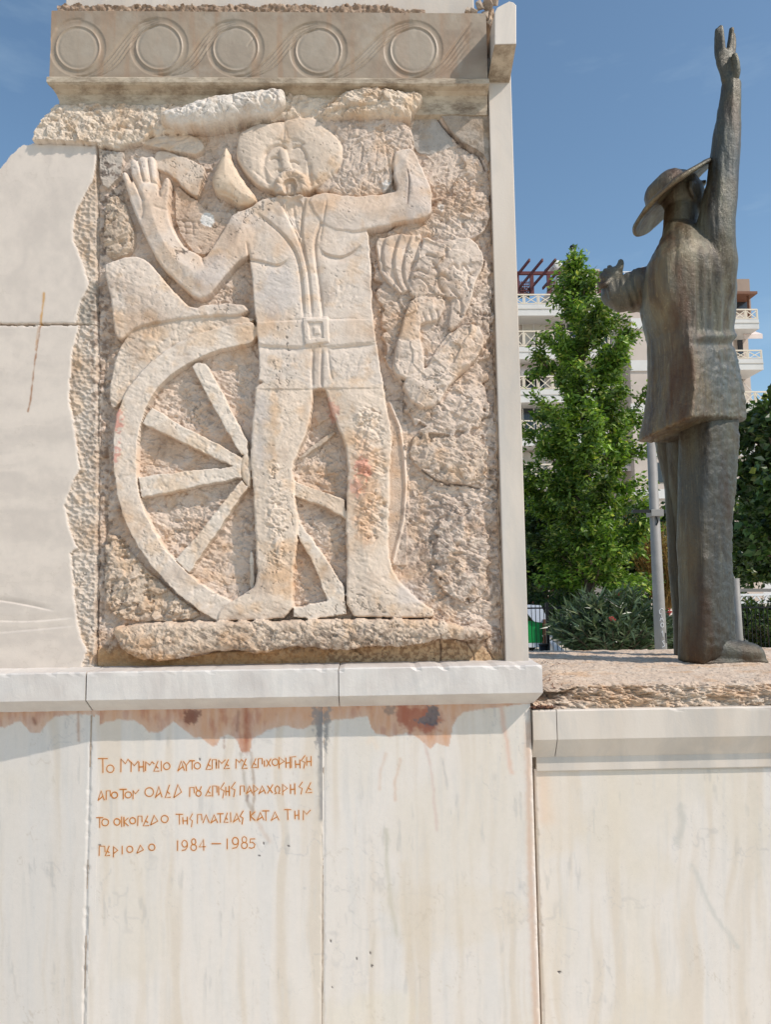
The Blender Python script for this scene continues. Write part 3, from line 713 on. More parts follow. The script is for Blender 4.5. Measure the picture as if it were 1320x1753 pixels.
# ================================================================== MASONRY ROUND THE CARVING
n = NT('old_masonry', 0.85)
n.color(n.ramp(n.noise(9, detail=8, rough=.7), (.3, tuple(lin(128, 110, 94))), (.6, tuple(lin(186, 166, 146))), (.8, tuple(lin(206, 190, 170)))))
n.bump(n.noise(60, detail=8), .6, .01)
M_OLD = n.m
n = NT('pale_marble', 0.5)
n.color(n.mix(n.ramp(n.noise(2.2, n.pos((3, 3, .7)), 7, .65, .6), (.42, 0.0), (.62, .5)), n.ramp(n.noise(1.3, n.pos((4, 4, .5)), 6), (.35, tuple(lin(214, 203, 190))), (.7, tuple(lin(200, 184, 166)))), tuple(lin(176, 172, 166))))
n.bump(n.noise(120, detail=6), .15, .003)
M_PALE = n.m
n = NT('grey_marble', 0.55)
n.color(n.mix(n.ramp(n.noise(5, n.pos((.8, 1, 1.2)), 8, .7, .4), (.48, 0.0), (.66, .28)), n.ramp(n.noise(9, n.pos((1, 1, 1)), 6), (.35, tuple(lin(215, 208, 200))), (.7, tuple(lin(200, 191, 183)))), tuple(lin(178, 178, 178))))
n.bump(n.noise(90, detail=8, rough=.7), .25, .004)
M_GREYM = n.m
n = NT('stained_marble', 0.65)
n.color(n.mix(n.ramp(n.noise(11, n.pos((1, 1, 2.5)), 8, .75), (.44, 0.0), (.66, .85)), n.ramp(n.noise(5, None, 7, .65), (.35, tuple(lin(200, 186, 164))), (.7, tuple(lin(172, 152, 128)))), tuple(lin(104, 84, 62))))
n.bump(n.noise(70, detail=8, rough=.7), .35, .004)
M_STAINED = n.m
M_PAINT = plain('ochre_paint', lin(188, 116, 42), .7, 0, .25, 40)
M_JOINT = plain('dark_joint', lin(72, 52, 50), .9, 0, .4, 30)

YS = -0.10                                         # face of the lower cladding
LEDGE_Y = -0.180
zt = at(560, 1143, LEDGE_Y).z                      # ledge top
zb = at(560, 1193, LEDGE_Y).z                      # lower edge of its upright face
zc = at(560, 1209, YS).z                           # foot of the chamfer on the wall

def slab_sheet(u0, u1, v0, v1, y, seed, warm=0.0):
    s = Sheet(u0, u1, v0, v1, y, 2.0)
    U, V = s.U, s.V
    st = fbm(U / 22 + .6 * fbm(U / 60, V / 120, 2, seed), V / 420, 4, seed + 1)
    bl = fbm(U / 120, V / 160, 3, seed + 2)
    fine = fbm(U / 7, V / 90, 3, seed + 3)
    c = np.tile(SLAB_COL, (len(U), 1))
    def blend(c, k, col): return c * (1 - k[:, None]) + col * k[:, None]
    c = blend(c, .7 * ss(-.05, .5, st), lin(210, 196, 178))
    c = blend(c, .32 * ss(.05, .6, -st), lin(208, 206, 203))
    c = blend(c, .5 * ss(.0, .5, bl) * (1 + warm), lin(217, 206, 190))
    c = blend(c, .35 * ss(.1, .5, fine), lin(206, 200, 192))
    for q_, (k1, k2, thr, cc, kk) in enumerate(((90, 260, .018, lin(176, 172, 168), .35), (40, 150, .014, lin(190, 176, 158), .45), (160, 420, .012, lin(170, 168, 168), .35))):
        r_ = np.abs(fbm(U / k1 + .5 * fbm(U / 30, V / 40, 3, seed + 20 + q_), V / k2, 4, seed + 30 + q_))
        c = blend(c, kk * (1 - ss(0, thr, r_)) * ss(-.1, .35, fbm(U / 80, V / 110, 3, seed + 40 + q_)), cc)
    g = fbm(U / 9, V / 60, 4, seed + 4)
    c = blend(c, .32 * ss(.34, .6, g) * ss(.0, .3, fbm(U / 50, V / 60, 2, seed + 5)), lin(168, 166, 162))
    s.col = c
    s.h += .0006 * fbm(U / 60, V / 60, 2, seed + 6) - .004 * np.maximum(0, vn(U / 4, V / 6, seed + 8) - .88)
    return s
def drip(s, line, col, k=.8, top=None):
    """mineral stain hanging from the ledge down to an uneven lower edge"""
    x = [p[0] for p in line]; y = [p[1] for p in line]
    e = np.interp(s.U, x, y) + 2.2 * fbm(s.U / 5, s.V / 9, 3, 12)
    f = (1 - ss(-1.6, 1.6, s.V - e)) * (.62 + .38 * ss(45, 5, e - s.V) if False else 1.0) * (.84 + .16 * ss(2, 22, e - s.V))
    f = np.clip(f * k * 1.15 * (.9 + .25 * fbm(s.U / 7, s.V / 30, 4, 13)), 0, 1)
    m_ = ss(-.05, .45, fbm(s.U / 9, s.V / 34, 4, 15) + .5 * fbm(s.U / 34, s.V / 16, 3, 14))[:, None] * .6
    col = col * (1 - m_) + lin(176, 112, 84) * m_
    s.col = s.col * (1 - f[:, None]) + col * f[:, None]

wall = thing('inscribed_wall', at(400, 1740, YS), 'pale marble clad lower wall with an ochre Greek inscription and rusty drips under the ledge', 'wall')
zlow = -0.27
vlow = 1840
# left, middle (inscribed), right cladding slabs
sA = slab_sheet(-70, 156.5, 1196, vlow, YS, 200, .2)
sA.h -= np.clip((at(156, 1300, YS).x - sA.X), 0, 1) * .11
drip(sA, [(-80, 1245), (0, 1248), (17, 1239), (30, 1237), (47, 1256), (64, 1256), (76, 1239), (93, 1227), (130, 1222), (158, 1224)], RUST, .75)
sA.streak([(133, 1215), (133, 1250), (134, 1268)], lin(176, 132, 102), .6, 2.5); sA.streak([(52, 1232), (56, 1240)], lin(120, 70, 50), .6, 3)
sB = slab_sheet(158.5, 552.5, 1196, vlow, YS, 300)
lineB = [(157, 1248), (182, 1235), (205, 1231), (229, 1233), (243, 1240), (255, 1254), (276, 1252), (287, 1242), (297, 1235), (313, 1246), (331, 1262), (342, 1262), (352, 1268), (361, 1276), (371, 1276), (377, 1262), (390, 1256), (400, 1262), (407, 1269), (413, 1287), (428, 1287), (431, 1266), (436, 1262), (458, 1250), (475, 1244), (492, 1241), (508, 1248), (518, 1248), (535, 1240), (556, 1238)]
drip(sB, lineB, RUST, .85)
sB.stain([(313, 1216), (342, 1214), (344, 1226), (330, 1240), (316, 1236)], lin(112, 62, 46), .8, 6, 6, sc=4)
for p, c_, k, w in (([(421, 1215), (422, 1260), (421, 1284)], lin(150, 78, 50), .6, 6), ([(408, 1218), (406, 1250)], lin(132, 84, 62), .5, 3), ([(384, 1262), (384, 1280)], lin(150, 110, 86), .5, 1.5), ([(412, 1290), (414, 1310), (420, 1345), (424, 1372), (432, 1390)], lin(176, 164, 150), .7, 3), ([(430, 1288), (433, 1325), (436, 1360), (432, 1392)], lin(166, 146, 128), .7, 2.2), ([(436, 1395), (446, 1415), (462, 1440)], lin(196, 170, 150), .4, 4),
                    ([(552, 1200), (549, 1260), (550, 1300), (551, 1400)], lin(128, 126, 126), .8, 5), ([(424, 1362), (424, 1370)], lin(120, 84, 74), .7, 2)):
    sB.streak(p, c_, k, w, 2.5)
sB.stain([(536, 1215), (553, 1208), (553, 1300), (545, 1290), (540, 1260)], lin(132, 130, 130), .75, 6, 10, sc=5)
sC = slab_sheet(554.5, 908, 1190, vlow, YS, 400)
lineC = [(553, 1240), (570, 1232), (600, 1230), (629, 1225), (636, 1245), (642, 1254), (667, 1261), (684, 1258), (699, 1253), (715, 1262), (727, 1272), (738, 1282), (748, 1270), (758, 1276), (769, 1277), (775, 1244), (784, 1226), (794, 1218), (820, 1214), (848, 1211), (904, 1204)]
drip(sC, lineC, RUST, .85)
sC.stain([(678, 1206), (748, 1206), (752, 1240), (735, 1258), (700, 1252), (680, 1230)], lin(158, 82, 56), .75, 14, 16, sc=9)
sC.stain([(733, 1208), (750, 1207), (753, 1240), (738, 1244), (720, 1238), (706, 1230), (728, 1228)], lin(112, 104, 104), .9, 3, 8, sc=4)
i, d = sC.sdf(chaikin([(733, 1208), (750, 1207), (753, 1240), (738, 1246), (716, 1236), (728, 1226)], 2)); q = d > 0
sC.h[i[q]] -= .006 * ss(0, 5, d[q]) * (1 + fbm(sC.U[i[q]] / 4, sC.V[i[q]] / 4, 3, 5))
sC.stain([(655, 1206), (675, 1206), (678, 1222), (664, 1224)], lin(122, 110, 104), .6, 6, 8, sc=5)
for p, c_, k, w in (([(858, 1206), (862, 1240), (868, 1270), (872, 1300), (876, 1322)], lin(214, 172, 148), .6, 4), ([(632, 1270), (636, 1262), (645, 1278)], lin(222, 206, 188), .6, 5), ([(650, 1350), (652, 1320), (660, 1290)], lin(206, 178, 156), .45, 3), ([(686, 1300), (676, 1340), (677, 1370)], lin(204, 170, 144), .5, 2.5), ([(727, 1275), (735, 1300), (740, 1330), (748, 1420)], lin(206, 182, 170), .6, 2.5), ([(756, 1298), (764, 1330), (766, 1350)], lin(186, 180, 174), .6, 2),
                    ([(662, 1420), (662, 1470), (668, 1540), (680, 1600)], lin(186, 180, 160), .5, 4), ([(640, 1600), (636, 1650)], lin(196, 184, 166), .4, 3), ([(904, 1240), (906, 1400), (912, 1600), (918, 1760)], lin(206, 172, 146), .7, 6), ([(690, 1480), (692, 1560), (700, 1640)], lin(206, 190, 166), .4, 8)):
    sC.streak(p, c_, k, w, 2.5)
sC.stain([(554, 1205), (566, 1206), (562, 1262), (556, 1300)], lin(140, 138, 136), .8, 5, 8, sc=5)
sC.stain([(640, 1500), (760, 1530), (880, 1520), (900, 1590), (760, 1620), (660, 1600)], lin(214, 198, 174), .3, 40, 40, sc=40)
sC.stain([(560, 1700), (700, 1690), (720, 1780), (560, 1790)], lin(220, 208, 180), .25, 40, 40, sc=40)
def nick(s, u, v, w=2.2, h=2.2, c=lin(60, 50, 50)):
    i, d = s.sdf([(u - w, v - h * .2), (u, v - h), (u + w, v), (u - w * .3, v + h)], 1); s.col[i[d > -.6]] = c; s.h[i[d > -.4]] -= .003
for u, v in ((342, 1299), (451, 1443), (444, 1463), (494, 1448), (171, 1446)): nick(sB, u, v, 1.1, 1.3)
for u, v in ((610, 1640), (634, 1630), (637, 1652), (568, 1690), (566, 1610)): nick(sC, u, v, 1.0, 1.6)
def edge_wear(s, line, deep, seed):
    """a worn arris: the slab edge breaks away unevenly along a joint"""
    i, d, par = s.pline(line, 9)
    e = 2.0 + 4.0 * np.maximum(0, fbm(s.V[i] / 9, s.U[i] / 30, 3, seed)) * 2
    s.h[i] -= deep * np.clip(1 - d / e, 0, 1)
def jpts(u, v): return (u, v)
edge_wear(sA, [(156.5, 1215), (149, 1480), (142, 1800)], .005, 5); edge_wear(sB, [(158.5, 1215), (151, 1480), (144, 1800)], .005, 6)
edge_wear(sB, [(555, 1205), (553, 1480), (551, 1800)], .003, 7); edge_wear(sC, [(556, 1205), (554, 1480), (552, 1800)], .003, 8); edge_wear(sC, [(908, 1205), (917, 1480), (928, 1800)], .005, 9)
for s, lo, hi in ((sA, None, (157, 146, 1215, 1753)), (sB, (159, 148, 1215, 1753), None)):
    pass
# --- the inscription: strokes cut in the slab and painted ochre
G = {'T': [[(0, 0), (1, 0)], [(.5, 0), (.52, 1)]], 'M': [[(0, 1), (.02, 0), (.48, .36), (.74, .02), (1, .24)]], 'N': [[(0, 1), (.02, .06), (.46, .42), (1, 0)]],
     'H': [[(0, .08), (.05, .95)], [(.95, 0), (1, 1)], [(.03, .56), (.97, .52)]], 'E': [[(.8, 0), (0, 1), (1, .97)], [(.40, .5), (.84, .7)]], 'I': [[(.3, 0), (.7, 1)]],
     'A': [[(0, 1), (.5, 0), (1, .95)], [(.04, .95), (.78, .55)]], 'Y': [[(0, 0), (.5, .42), (1, .04)], [(.5, .42), (.55, 1)]], 'P': [[(0, 1), (.04, 0), (.92, 0), (1, .62)]],
     'G': [[(0, 1), (.03, 0), (1, 0)]], 'X': [[(.95, 0), (0, 1)], [(0, .12), (.9, .95)]], 'R': [[(.02, 1), (0, 0), (1, .38), (.05, .66)]], 'S': [[(.92, 0), (0, .4), (.85, .52), (.55, 1)]],
     'D': [[(0, 1), (.52, 0), (1, .58), (0, 1)]], 'L': [[(0, 1), (.5, 0), (1, .95)]], 'K': [[(0, 0), (.05, 1)], [(.95, .08), (.05, .52), (1, .98)]],
     'W': [[(0, .95), (.34, .9), (.1, .6), (.12, .25), (.5, .02), (.88, .25), (.9, .6), (.68, .9), (1, .92)]], '1': [[(.5, 0), (.5, 1)]], '-': [[(0, .6), (1, .4)]], '4': [[(.72, 1), (.66, 0), (0, .66), (1, .64)]],
     '5': [[(1, .02), (.25, .04), (.18, .42), (.6, .36), (1, .58), (.86, .9), (.45, 1), (0, .92)]]}
def arc(cx, cy, rx, ry, a0, a1, n=14): return [(cx + rx * math.cos(R(a0 + (a1 - a0) * k / n)), cy + ry * math.sin(R(a0 + (a1 - a0) * k / n))) for k in range(n + 1)]
G['O'] = [arc(.5, .5, .5, .5, 0, 360, 20)]
G['9'] = [arc(.5, .33, .45, .33, 0, 360), [(.95, .33), (.95, .62), (.66, .92), (.05, 1)]]
G['8'] = [arc(.5, .25, .38, .25, 90, 450), arc(.5, .74, .5, .26, -90, 270)]
G['U'] = [[(0, .02), (.2, .3), (.5, .46), (.8, .3), (1, 0)], arc(.5, .72, .46, .28, -90, 270)]
L1 = 'T165,170,265,315 O255,235,330,312 M400,172,500,308 N505,195,580,305 H585,195,637,305 M655,200,745,295 E740,195,795,300 I813,195,819,297 O840,212,905,282 A985,195,1055,297 Y1040,195,1105,295 T1105,190,1160,280 O1155,210,1218,275 ' \
     'A165,500,232,600 P250,500,295,590 O305,512,367,575 T388,485,460,585 O445,510,510,572 N525,490,585,585 O648,467,738,558 A755,455,825,570 E855,440,912,570 D945,435,1025,570 P1107,465,1155,560 U1170,455,1228,555 ' \
     'T145,775,220,880 O205,788,275,858 O330,785,392,852 I406,765,412,868 K432,770,480,862 O492,775,552,838 P575,758,620,858 E630,755,690,858 D705,752,780,852 O815,752,887,825 T965,740,1038,845 H1038,765,1085,845 S1110,735,1140,870 P1187,742,1235,835 ' \
     'P178,1068,240,1165 E240,1065,290,1165 R325,1070,368,1180 I411,1065,417,1150 O462,1068,523,1132 D565,1057,633,1140 O687,1047,750,1112 1983,1010,985,1115 91025,1008,1087,1112 81120,992,1178,1112 41205,1000,1272,1112'
L2 = 'E75,172,130,280 P140,180,185,275 I180,205,184,270 N205,180,275,270 E262,178,318,272 M383,175,460,270 E447,172,500,270 E545,170,600,262 P612,168,655,265 I673,190,679,250 X697,172,745,250 O755,172,818,240 R825,155,880,268 H895,150,940,268 G955,150,1000,265 H995,180,1043,268 S1055,138,1098,270 H1110,145,1157,245 ' \
     'E72,455,130,552 P143,450,190,558 I203,455,209,545 S225,415,268,575 H278,450,315,552 S335,410,380,562 P427,450,470,545 A492,450,552,530 R565,440,610,550 A618,448,688,532 X708,435,765,525 W780,445,838,535 R863,432,912,545 H943,425,990,535 S1030,408,1070,535 E1100,415,1165,520 ' \
     'L45,745,108,830 A125,745,195,832 T190,735,255,825 E262,725,305,825 I326,722,332,820 A355,732,425,822 S425,705,462,845 K530,708,580,805 A600,722,670,805 T655,705,725,805 A745,715,825,805 T880,692,950,798 H988,697,1030,795 N1075,697,1150,798 ' \
     '-135,1040,228,1045 1292,990,294,1098 9343,978,412,1090 8440,970,500,1092 5517,990,578,1090'
INS = MB()
def stroke(pts, w, y, lift=.0006):
    """a flat painted groove along a polyline, mitred at its corners"""
    P = [Vector(p) for p in pts]
    n = len(P); Ls, Rs = [], []
    for k in range(n):
        t = (P[min(k + 1, n - 1)] - P[max(k - 1, 0)]).normalized()
        nn = Vector((-t.y, t.x)) * w / 2
        Ls.append(P[k] + nn); Rs.append(P[k] - nn)
    vs = [at(q.x, q.y, y - lift) for q in Ls + Rs]
    vs += [v + Vector((0, .004, 0)) for v in vs]
    fs = []
    for k in range(n - 1):
        fs += [(k, k + 1, n + k + 1, n + k), (2 * n + k, 2 * n + k + 1, k + 1, k), (n + k, n + k + 1, 3 * n + k + 1, 3 * n + k)]
    fs += [(0, n, 3 * n, 2 * n), (n - 1, 3 * n - 1, 4 * n - 1, 2 * n - 1)]
    INS.add(vs, fs)
for L, ox in ((L1, 140), (L2, 340)):
    for g in L.split():
        b = [float(x) for x in g[1:].split(',')]
        x0, y0, x1, y1 = ox + b[0] / 6, 1270 + b[1] / 6, ox + b[2] / 6, 1270 + b[3] / 6
        for k, st in enumerate(G[g[0]]):
            pts_ = [(x0 + (x1 - x0) * p[0] + random.uniform(-.2, .2), y0 + (y1 - y0) * p[1] + random.uniform(-.2, .2)) for p in st]
            stroke(pts_, 1.6 + random.uniform(-.25, .2), YS, .0007 + .00013 * k)
            sB.streak(pts_, lin(226, 176, 120), .45, 2.0, .8)
slabs = []
for s in (sA, sB, sC):
    s.finish()
    slabs.append(s.part([0], 'marble_slab', M_SMOOTH, wall, skirt=.07))
bk = MB()
zA = at(500, 1213, YS).z
bk.box((sA.xs[0] - .02, YS + .09, zlow), (sC.xs[-1] - .006, YS + .4, at(500, 1200, YS).z)).build('backing_wall', M_JOINT, wall)
# mortar that fills parts of the joints
def joint(pts, w0, seed):
    mb = MB(); r = random.Random(seed)
    for (u0, v0), (u1, v1) in zip(pts[:-1], pts[1:]):
        mb.bar(at(u0, v0, YS + .006), at(u1, v1, YS + .006), w0 * r.uniform(.5, 1.1), .009)
    return mb
for pts, nm in (([(157.2, 1224), (155.5, 1290), (155, 1312)], 0), ([(151.3, 1470), (150.8, 1500), (150.2, 1520)], 1), ([(554.2, 1206), (553.8, 1300), (553.4, 1352)], 2), ([(553, 1468), (552.6, 1560), (552, 1760)], 3), ([(148, 1600), (146, 1690)], 4)):
    joint(pts, .0045, nm).build('mortar_joint', M_OLD, wall)

INS.build('inscription', M_PAINT, slabs[1])

# --- ledge blocks
def ledge_block(u0, u1, mat, seed, endr=False):
    x0, x1 = at(u0, 1165, LEDGE_Y).x, at(u1, 1165, LEDGE_Y).x
    s = MB(); r = random.Random(seed); n = max(6, int((x1 - x0) / .02)); rows = []
    prof = [(.03, zt + .004), (-.04, zt), (LEDGE_Y + .004, zt - .001), (LEDGE_Y, zt - .006), (LEDGE_Y, zt - .018), (LEDGE_Y, zb + .003), (LEDGE_Y + .004, zb), (YS - .004, zc), (YS + .03, zc)]
    vs = []
    for k in range(n + 1):
        x = x0 + (x1 - x0) * k / n
        chip = max(0, r.gauss(-.6, 1)) * .003
        lx = 0
        for j, (y, z) in enumerate(prof):
            xx = x
            if endr and k == n and j in (7, 8): xx = x - .055
            vs.append((xx, y + (chip if j in (2, 3) else 0) + r.uniform(-.0006, .0006), z - (chip * .8 if j in (1, 2, 3) else 0) + r.uniform(-.0006, .0006)))
    m = len(prof)
    fs = [(k * m + j, k * m + j + 1, (k + 1) * m + j + 1, (k + 1) * m + j) for k in range(n) for j in range(m)for _ in (0,) if j < m - 1]
    fs += [tuple(range(m)), tuple(n * m + j for j in range(m))[::-1]]
    return s.add(vs, fs)
for k, (u0, u1, lb_, mt) in enumerate(((-70, 146, 'weathered pale ledge block below the panel with engraved lines', M_GREYM), (148.5, 579, 'long grey veined ledge block under the carved wheel and above the inscription', M_GREYM), (580.5, 929, 'grey ledge block with the free right corner beside the rough statue base', M_GREYM))):
    t = thing('ledge_block', at((u0 + u1) / 2, 1200, -.1), lb_, 'ledge block', 'ledge blocks over the marble wall')
    ledge_block(u0, u1, mt, k, k == 2).build('block', mt, t)

# --- frieze with a running scroll of discs
FY = -0.078
F = Sheet(88, 832, 24, 134, FY, 1.2)
U, V = F.U, F.V
F.col[:] = lin(160, 143, 123)
a = ss(-.2, .5, fbm(U / 60, V / 30, 4, 601))[:, None]; F.col = F.col * (1 - .6 * a) + lin(138, 118, 98) * .6 * a
a = ss(.0, .5, fbm(U / 12, V / 120, 4, 602))[:, None]; F.col = F.col * (1 - .5 * a) + lin(160, 128, 100) * .5 * a
a = ss(.1, .5, fbm(U / 30, V / 30, 4, 603))[:, None]; F.col = F.col * (1 - .5 * a) + lin(168, 156, 140) * .5 * a
discs = [(133, 83, 37.5), (272, 80.5, 39.5), (403, 83, 38.5), (545, 87, 39), (708, 86, 40)]
for (cx, cy, r) in discs:
    d = np.hypot(U - cx, V - cy)
    q = (d > r) & (d < r + 11)
    F.h[q] -= .0036 * np.sin(math.pi * np.clip((d[q] - r) / 11, 0, 1)) ** .6
    q = (d < r + 1) & (d > r - 12)
    F.h[q] += .0022 * np.exp(-((d[q] - r + .2) / 1.2) ** 2) - .0022 * np.exp(-((d[q] - r + 4) / 2.4) ** 2)
    q = d < r - 3
    F.col[q] = F.col[q] * .5 + lin(166, 154, 138) * .5
def bez(p0, p1, p2, p3, n=18):
    t = np.linspace(0, 1, n)[:, None]; p0, p1, p2, p3 = map(np.array, (p0, p1, p2, p3))
    return (1 - t) ** 3 * p0 + 3 * t * (1 - t) ** 2 * p1 + 3 * t * t * (1 - t) * p2 + t ** 3 * p3
for (c0, c1) in zip(discs[:-1], discs[1:]):
    for o, dp in ((0, .005), (8, .003), (16, .004), (25, .005), (12, -.9)):
        F.cut(bez((c0[0] - 10 + o, c0[1] + 48), (c0[0] + 66 + o, c0[1] + 50), (c1[0] - 72 + o * .4, c1[1] - 45 + o * .5), (c1[0] - 4 + o * .3, c1[1] - c1[2] - 10 + o * .45)), .0045 if dp < 0 else dp * 1.15, 13 if dp < 0 else 1.6, sm=False)
c0 = discs[-1]
for o, dp in ((0, .006), (10, .004), (20, .004), (30, .003)):
    F.cut(bez((c0[0] - 8 + o, c0[1] + 50), (c0[0] + 52 + o * .8, c0[1] + 42), (c0[0] + 62 + o * .6, c0[1] - 5), (c0[0] + 98 + o * .1, c0[1] - 44 + o * 1.2)), dp, 2.0, sm=False)
F.cut(bez((95, 52), (108, 38), (120, 32), (140, 34)), .004, 2, sm=False)
F.cut([(423, 80), (436, 62)], .003, 1.2)
F.h += .0012 * fbm(U / 14, V / 14, 4, 610) - .003 * np.maximum(0, vn(U / 3.2, V / 3.2, 611) - .85)
F.finish()
frieze = thing('frieze_block', at(460, 150, FY), 'brown weathered marble frieze carved with a row of five discs and running scrolls', 'frieze')
F.part([0], 'frieze_face', M_SMOOTH, frieze, skirt=.12)
fx0, fx1 = F.xs[0], F.xs[-1]
z0 = at(460, 135.5, FY).z
prof = [(FY - .006, z0), (FY - .012, z0 - .006), (FY - .012, z0 - .026), (FY - .004, z0 - .032), (FY + .02, z0 - .036), (FY + .038, z0 - .045), (FY + .046, z0 - .07), (FY + .050, z0 - .12), (.02, z0 - .13), (.02, z0)]
mb = MB()
nseg = 60; vs = []; r = random.Random(3)
for k in range(nseg + 1):
    x = fx0 - .006 + (fx1 - fx0 + .01) * k / nseg
    for j, (y, z) in enumerate(prof):
        xx = x + (0 if k else (0, 0, 0, .004, .012, .02, .03, .045, .05, 0)[j])
        vs.append((xx, y + (r.uniform(-.0012, .0012) if 0 < j < 8 else 0), z + (r.uniform(-.0012, .0012) if 0 < j < 8 else 0)))
m = len(prof)
mb.add(vs, [(k * m + j, k * m + (j + 1) % m, (k + 1) * m + (j + 1) % m, (k + 1) * m + j) for k in range(nseg) for j in range(m)] + [tuple(range(m)), tuple(nseg * m + j for j in range(m))[::-1]])
mb.build('moulding', M_STAINED, frieze, smooth=False)
MB().box((fx0 + .012, FY + .03, z0 - .01), (fx1 - .01, .36, at(460, 27, FY).z)).build('block', M_STAINED, frieze)
# rubble mortar course and the upper marble block
rub = Sheet(98, 728, 4, 28, FY + .015, 1.6)
rub.h += .010 * cells(rub.U / 7, rub.V / 6, 71)[2] + .010 * fbm(rub.U / 16, rub.V / 12, 4, 72)
rub.col[:] = lin(158, 132, 110); a = ss(-.1, .4, fbm(rub.U / 6, rub.V / 6, 3, 73))[:, None]; rub.col = rub.col * (1 - a) + lin(186, 160, 136) * a
rub.keep = rub.V > 9 + 5 * fbm(rub.U / 22, rub.U * 0, 3, 74) + 8 * ss(640, 735, rub.U) - 3 * ss(200, 100, rub.U)
rub.finish()
bed = thing('mortar_bed', at(420, 25, FY), 'crumbling brown mortar bed lying on top of the frieze', 'mortar')
rub.part([0], 'rubble', M_ROUGH, bed, skirt=.1)
mb = MB(); r = random.Random(9)
for k in range(150):
    u = r.uniform(98, 725); p = at(u, 27 - r.uniform(0, 6), FY + r.uniform(.0, .03)); sz = r.uniform(.002, .006)
    vs = [p + Vector((r.uniform(-1, 1), r.uniform(-1, 1), r.uniform(-.6, .8))) * sz for _ in range(8)]
    bmh = [(0, 1, 2), (0, 2, 3), (0, 3, 4), (0, 4, 5), (1, 2, 6), (2, 3, 6), (3, 4, 6), (4, 5, 6), (5, 1, 6), (0, 5, 1)]
    mb.add(vs[:7], bmh)
g = mb.build('loose_chips', M_OLD, bed); g['kind'] = 'stuff'
up = thing('upper_block', at(470, 10, FY + .08), 'smooth pale marble block above the mortar bed, cut off by the top of the picture', 'marble block')
a, b = at(112, 26, FY + .06), at(812, -260, FY + .06)
MB().box((a.x, FY + .06, a.z), (at(812, 26, FY + .06).x, .36, b.z)).build('block', M_PALE, up, bevel=.004)
# broken stone between frieze and corner pier
brk = thing('broken_stone', at(832, 40, FY + .02), 'small broken pale stone wedged at the right end of the frieze', 'rubble')
mb = MB(); r = random.Random(4)
for u, v, s_ in ((800, 20, .016), (812, 20, .02), (822, 12, .024), (830, 25, .022), (838, 38, .012), (836, 8, .028), (845, 0, .03)):
    p = at(u, v, FY + .02); vs = [p + Vector((r.uniform(-1, 1), r.uniform(-1, 1), r.uniform(-1, 1))).normalized() * s_ for _ in range(14)]
    bm = bmesh.new(); [bm.verts.new(q) for q in vs]; bmesh.ops.convex_hull(bm, input=bm.verts); bm.verts.ensure_lookup_table()
    mb.add([tuple(q.co) for q in bm.verts], [tuple(x.index for x in f.verts) for f in bm.faces]) if not bm.verts.index_update() else 0
    bm.free()
mb.build('stone_chips', M_ROUGH if False else M_OLD, brk)

# --- corner pier: upright slab, side strip and bracket block
pier = thing('corner_pier', at(880, 1140, -.03), 'slim pale marble corner pier with a bracket block on top, right of the relief', 'pier')
PY = -0.036
p = [at(u, v, PY) for u, v in ((835, 100), (874, 100), (906, 1136), (866, 1136))]
def strip(pts, d, mat, name, parent, bev=.003):
    mb = MB().prism(pts, d); return mb.build(name, mat, parent, bevel=bev)
strip([p[0], p[1], p[2], p[3]], (0, .42, 0), M_PALE, 'upright_slab', pier)
BY = -0.178
mb = MB()
q = [at(u, v, BY) for u, v in ((847, 22), (851, 14), (862, 8), (872, 3), (879, 5), (884, 10), (884, 76), (847, 77))]
mb.prism(q, (0, .20, 0))
zf = at(860, 134, PY - .03).z
x0, x1 = at(836, 132, PY - .03).x, at(874, 132, PY - .03).x
t0, t1 = q[7], q[6]
vs = [t0 + Vector((0, .001, -.001)), t1 + Vector((0, .001, -.001)), Vector((x1, PY - .02, zf)), Vector((x0, PY - .02, zf)), t0 + Vector((0, .2, 0)), t1 + Vector((0, .2, 0)), Vector((x1, PY + .09, zf)), Vector((x0, PY + .09, zf))]
MB().add(vs, [(0, 1, 2, 3), (4, 7, 6, 5), (0, 4, 5, 1), (1, 5, 6, 2), (2, 6, 7, 3), (3, 7, 4, 0)]).build('bracket_soffit', M_STAINED, pier)
mb.build('bracket_block', M_PALE, pier, bevel=.003)
sp = [at(u, v, -.01) for u, v in ((831, 30), (845, 30), (850, 330), (856, 700), (868, 1138), (858, 1138), (846, 700), (838, 330))]
js = Sheet(822, 872, 20, 1142, -.012, 1.6)
e0 = np.interp(js.V, [20, 140, 330, 700, 1140], [828, 830, 838, 846, 860]); e1 = np.interp(js.V, [20, 140, 330, 700, 1140], [846, 840, 848, 858, 872])
w_ = 2.5 * fbm(js.V / 12, js.U * 0, 3, 5)
js.keep = (js.U > e0 + w_) & (js.U < e1)
js.h += .012 * ss(0, 8, js.U - e0) + .008 * fbm(js.U / 5, js.V / 22, 4, 76) + .005 * cells(js.U / 6, js.V / 14, 77)[2] - .012 * np.exp(-((js.U - e0 - 5 - w_) / 1.6) ** 2)
js.col[:] = lin(198, 172, 146); a = ss(0, .4, fbm(js.U / 4, js.V / 16, 4, 78))[:, None]; js.col = js.col * (1 - .8 * a) + lin(120, 94, 76) * .8 * a
js.finish(); js.part([0], 'mortar_strip', M_ROUGH, pier, skirt=.1)

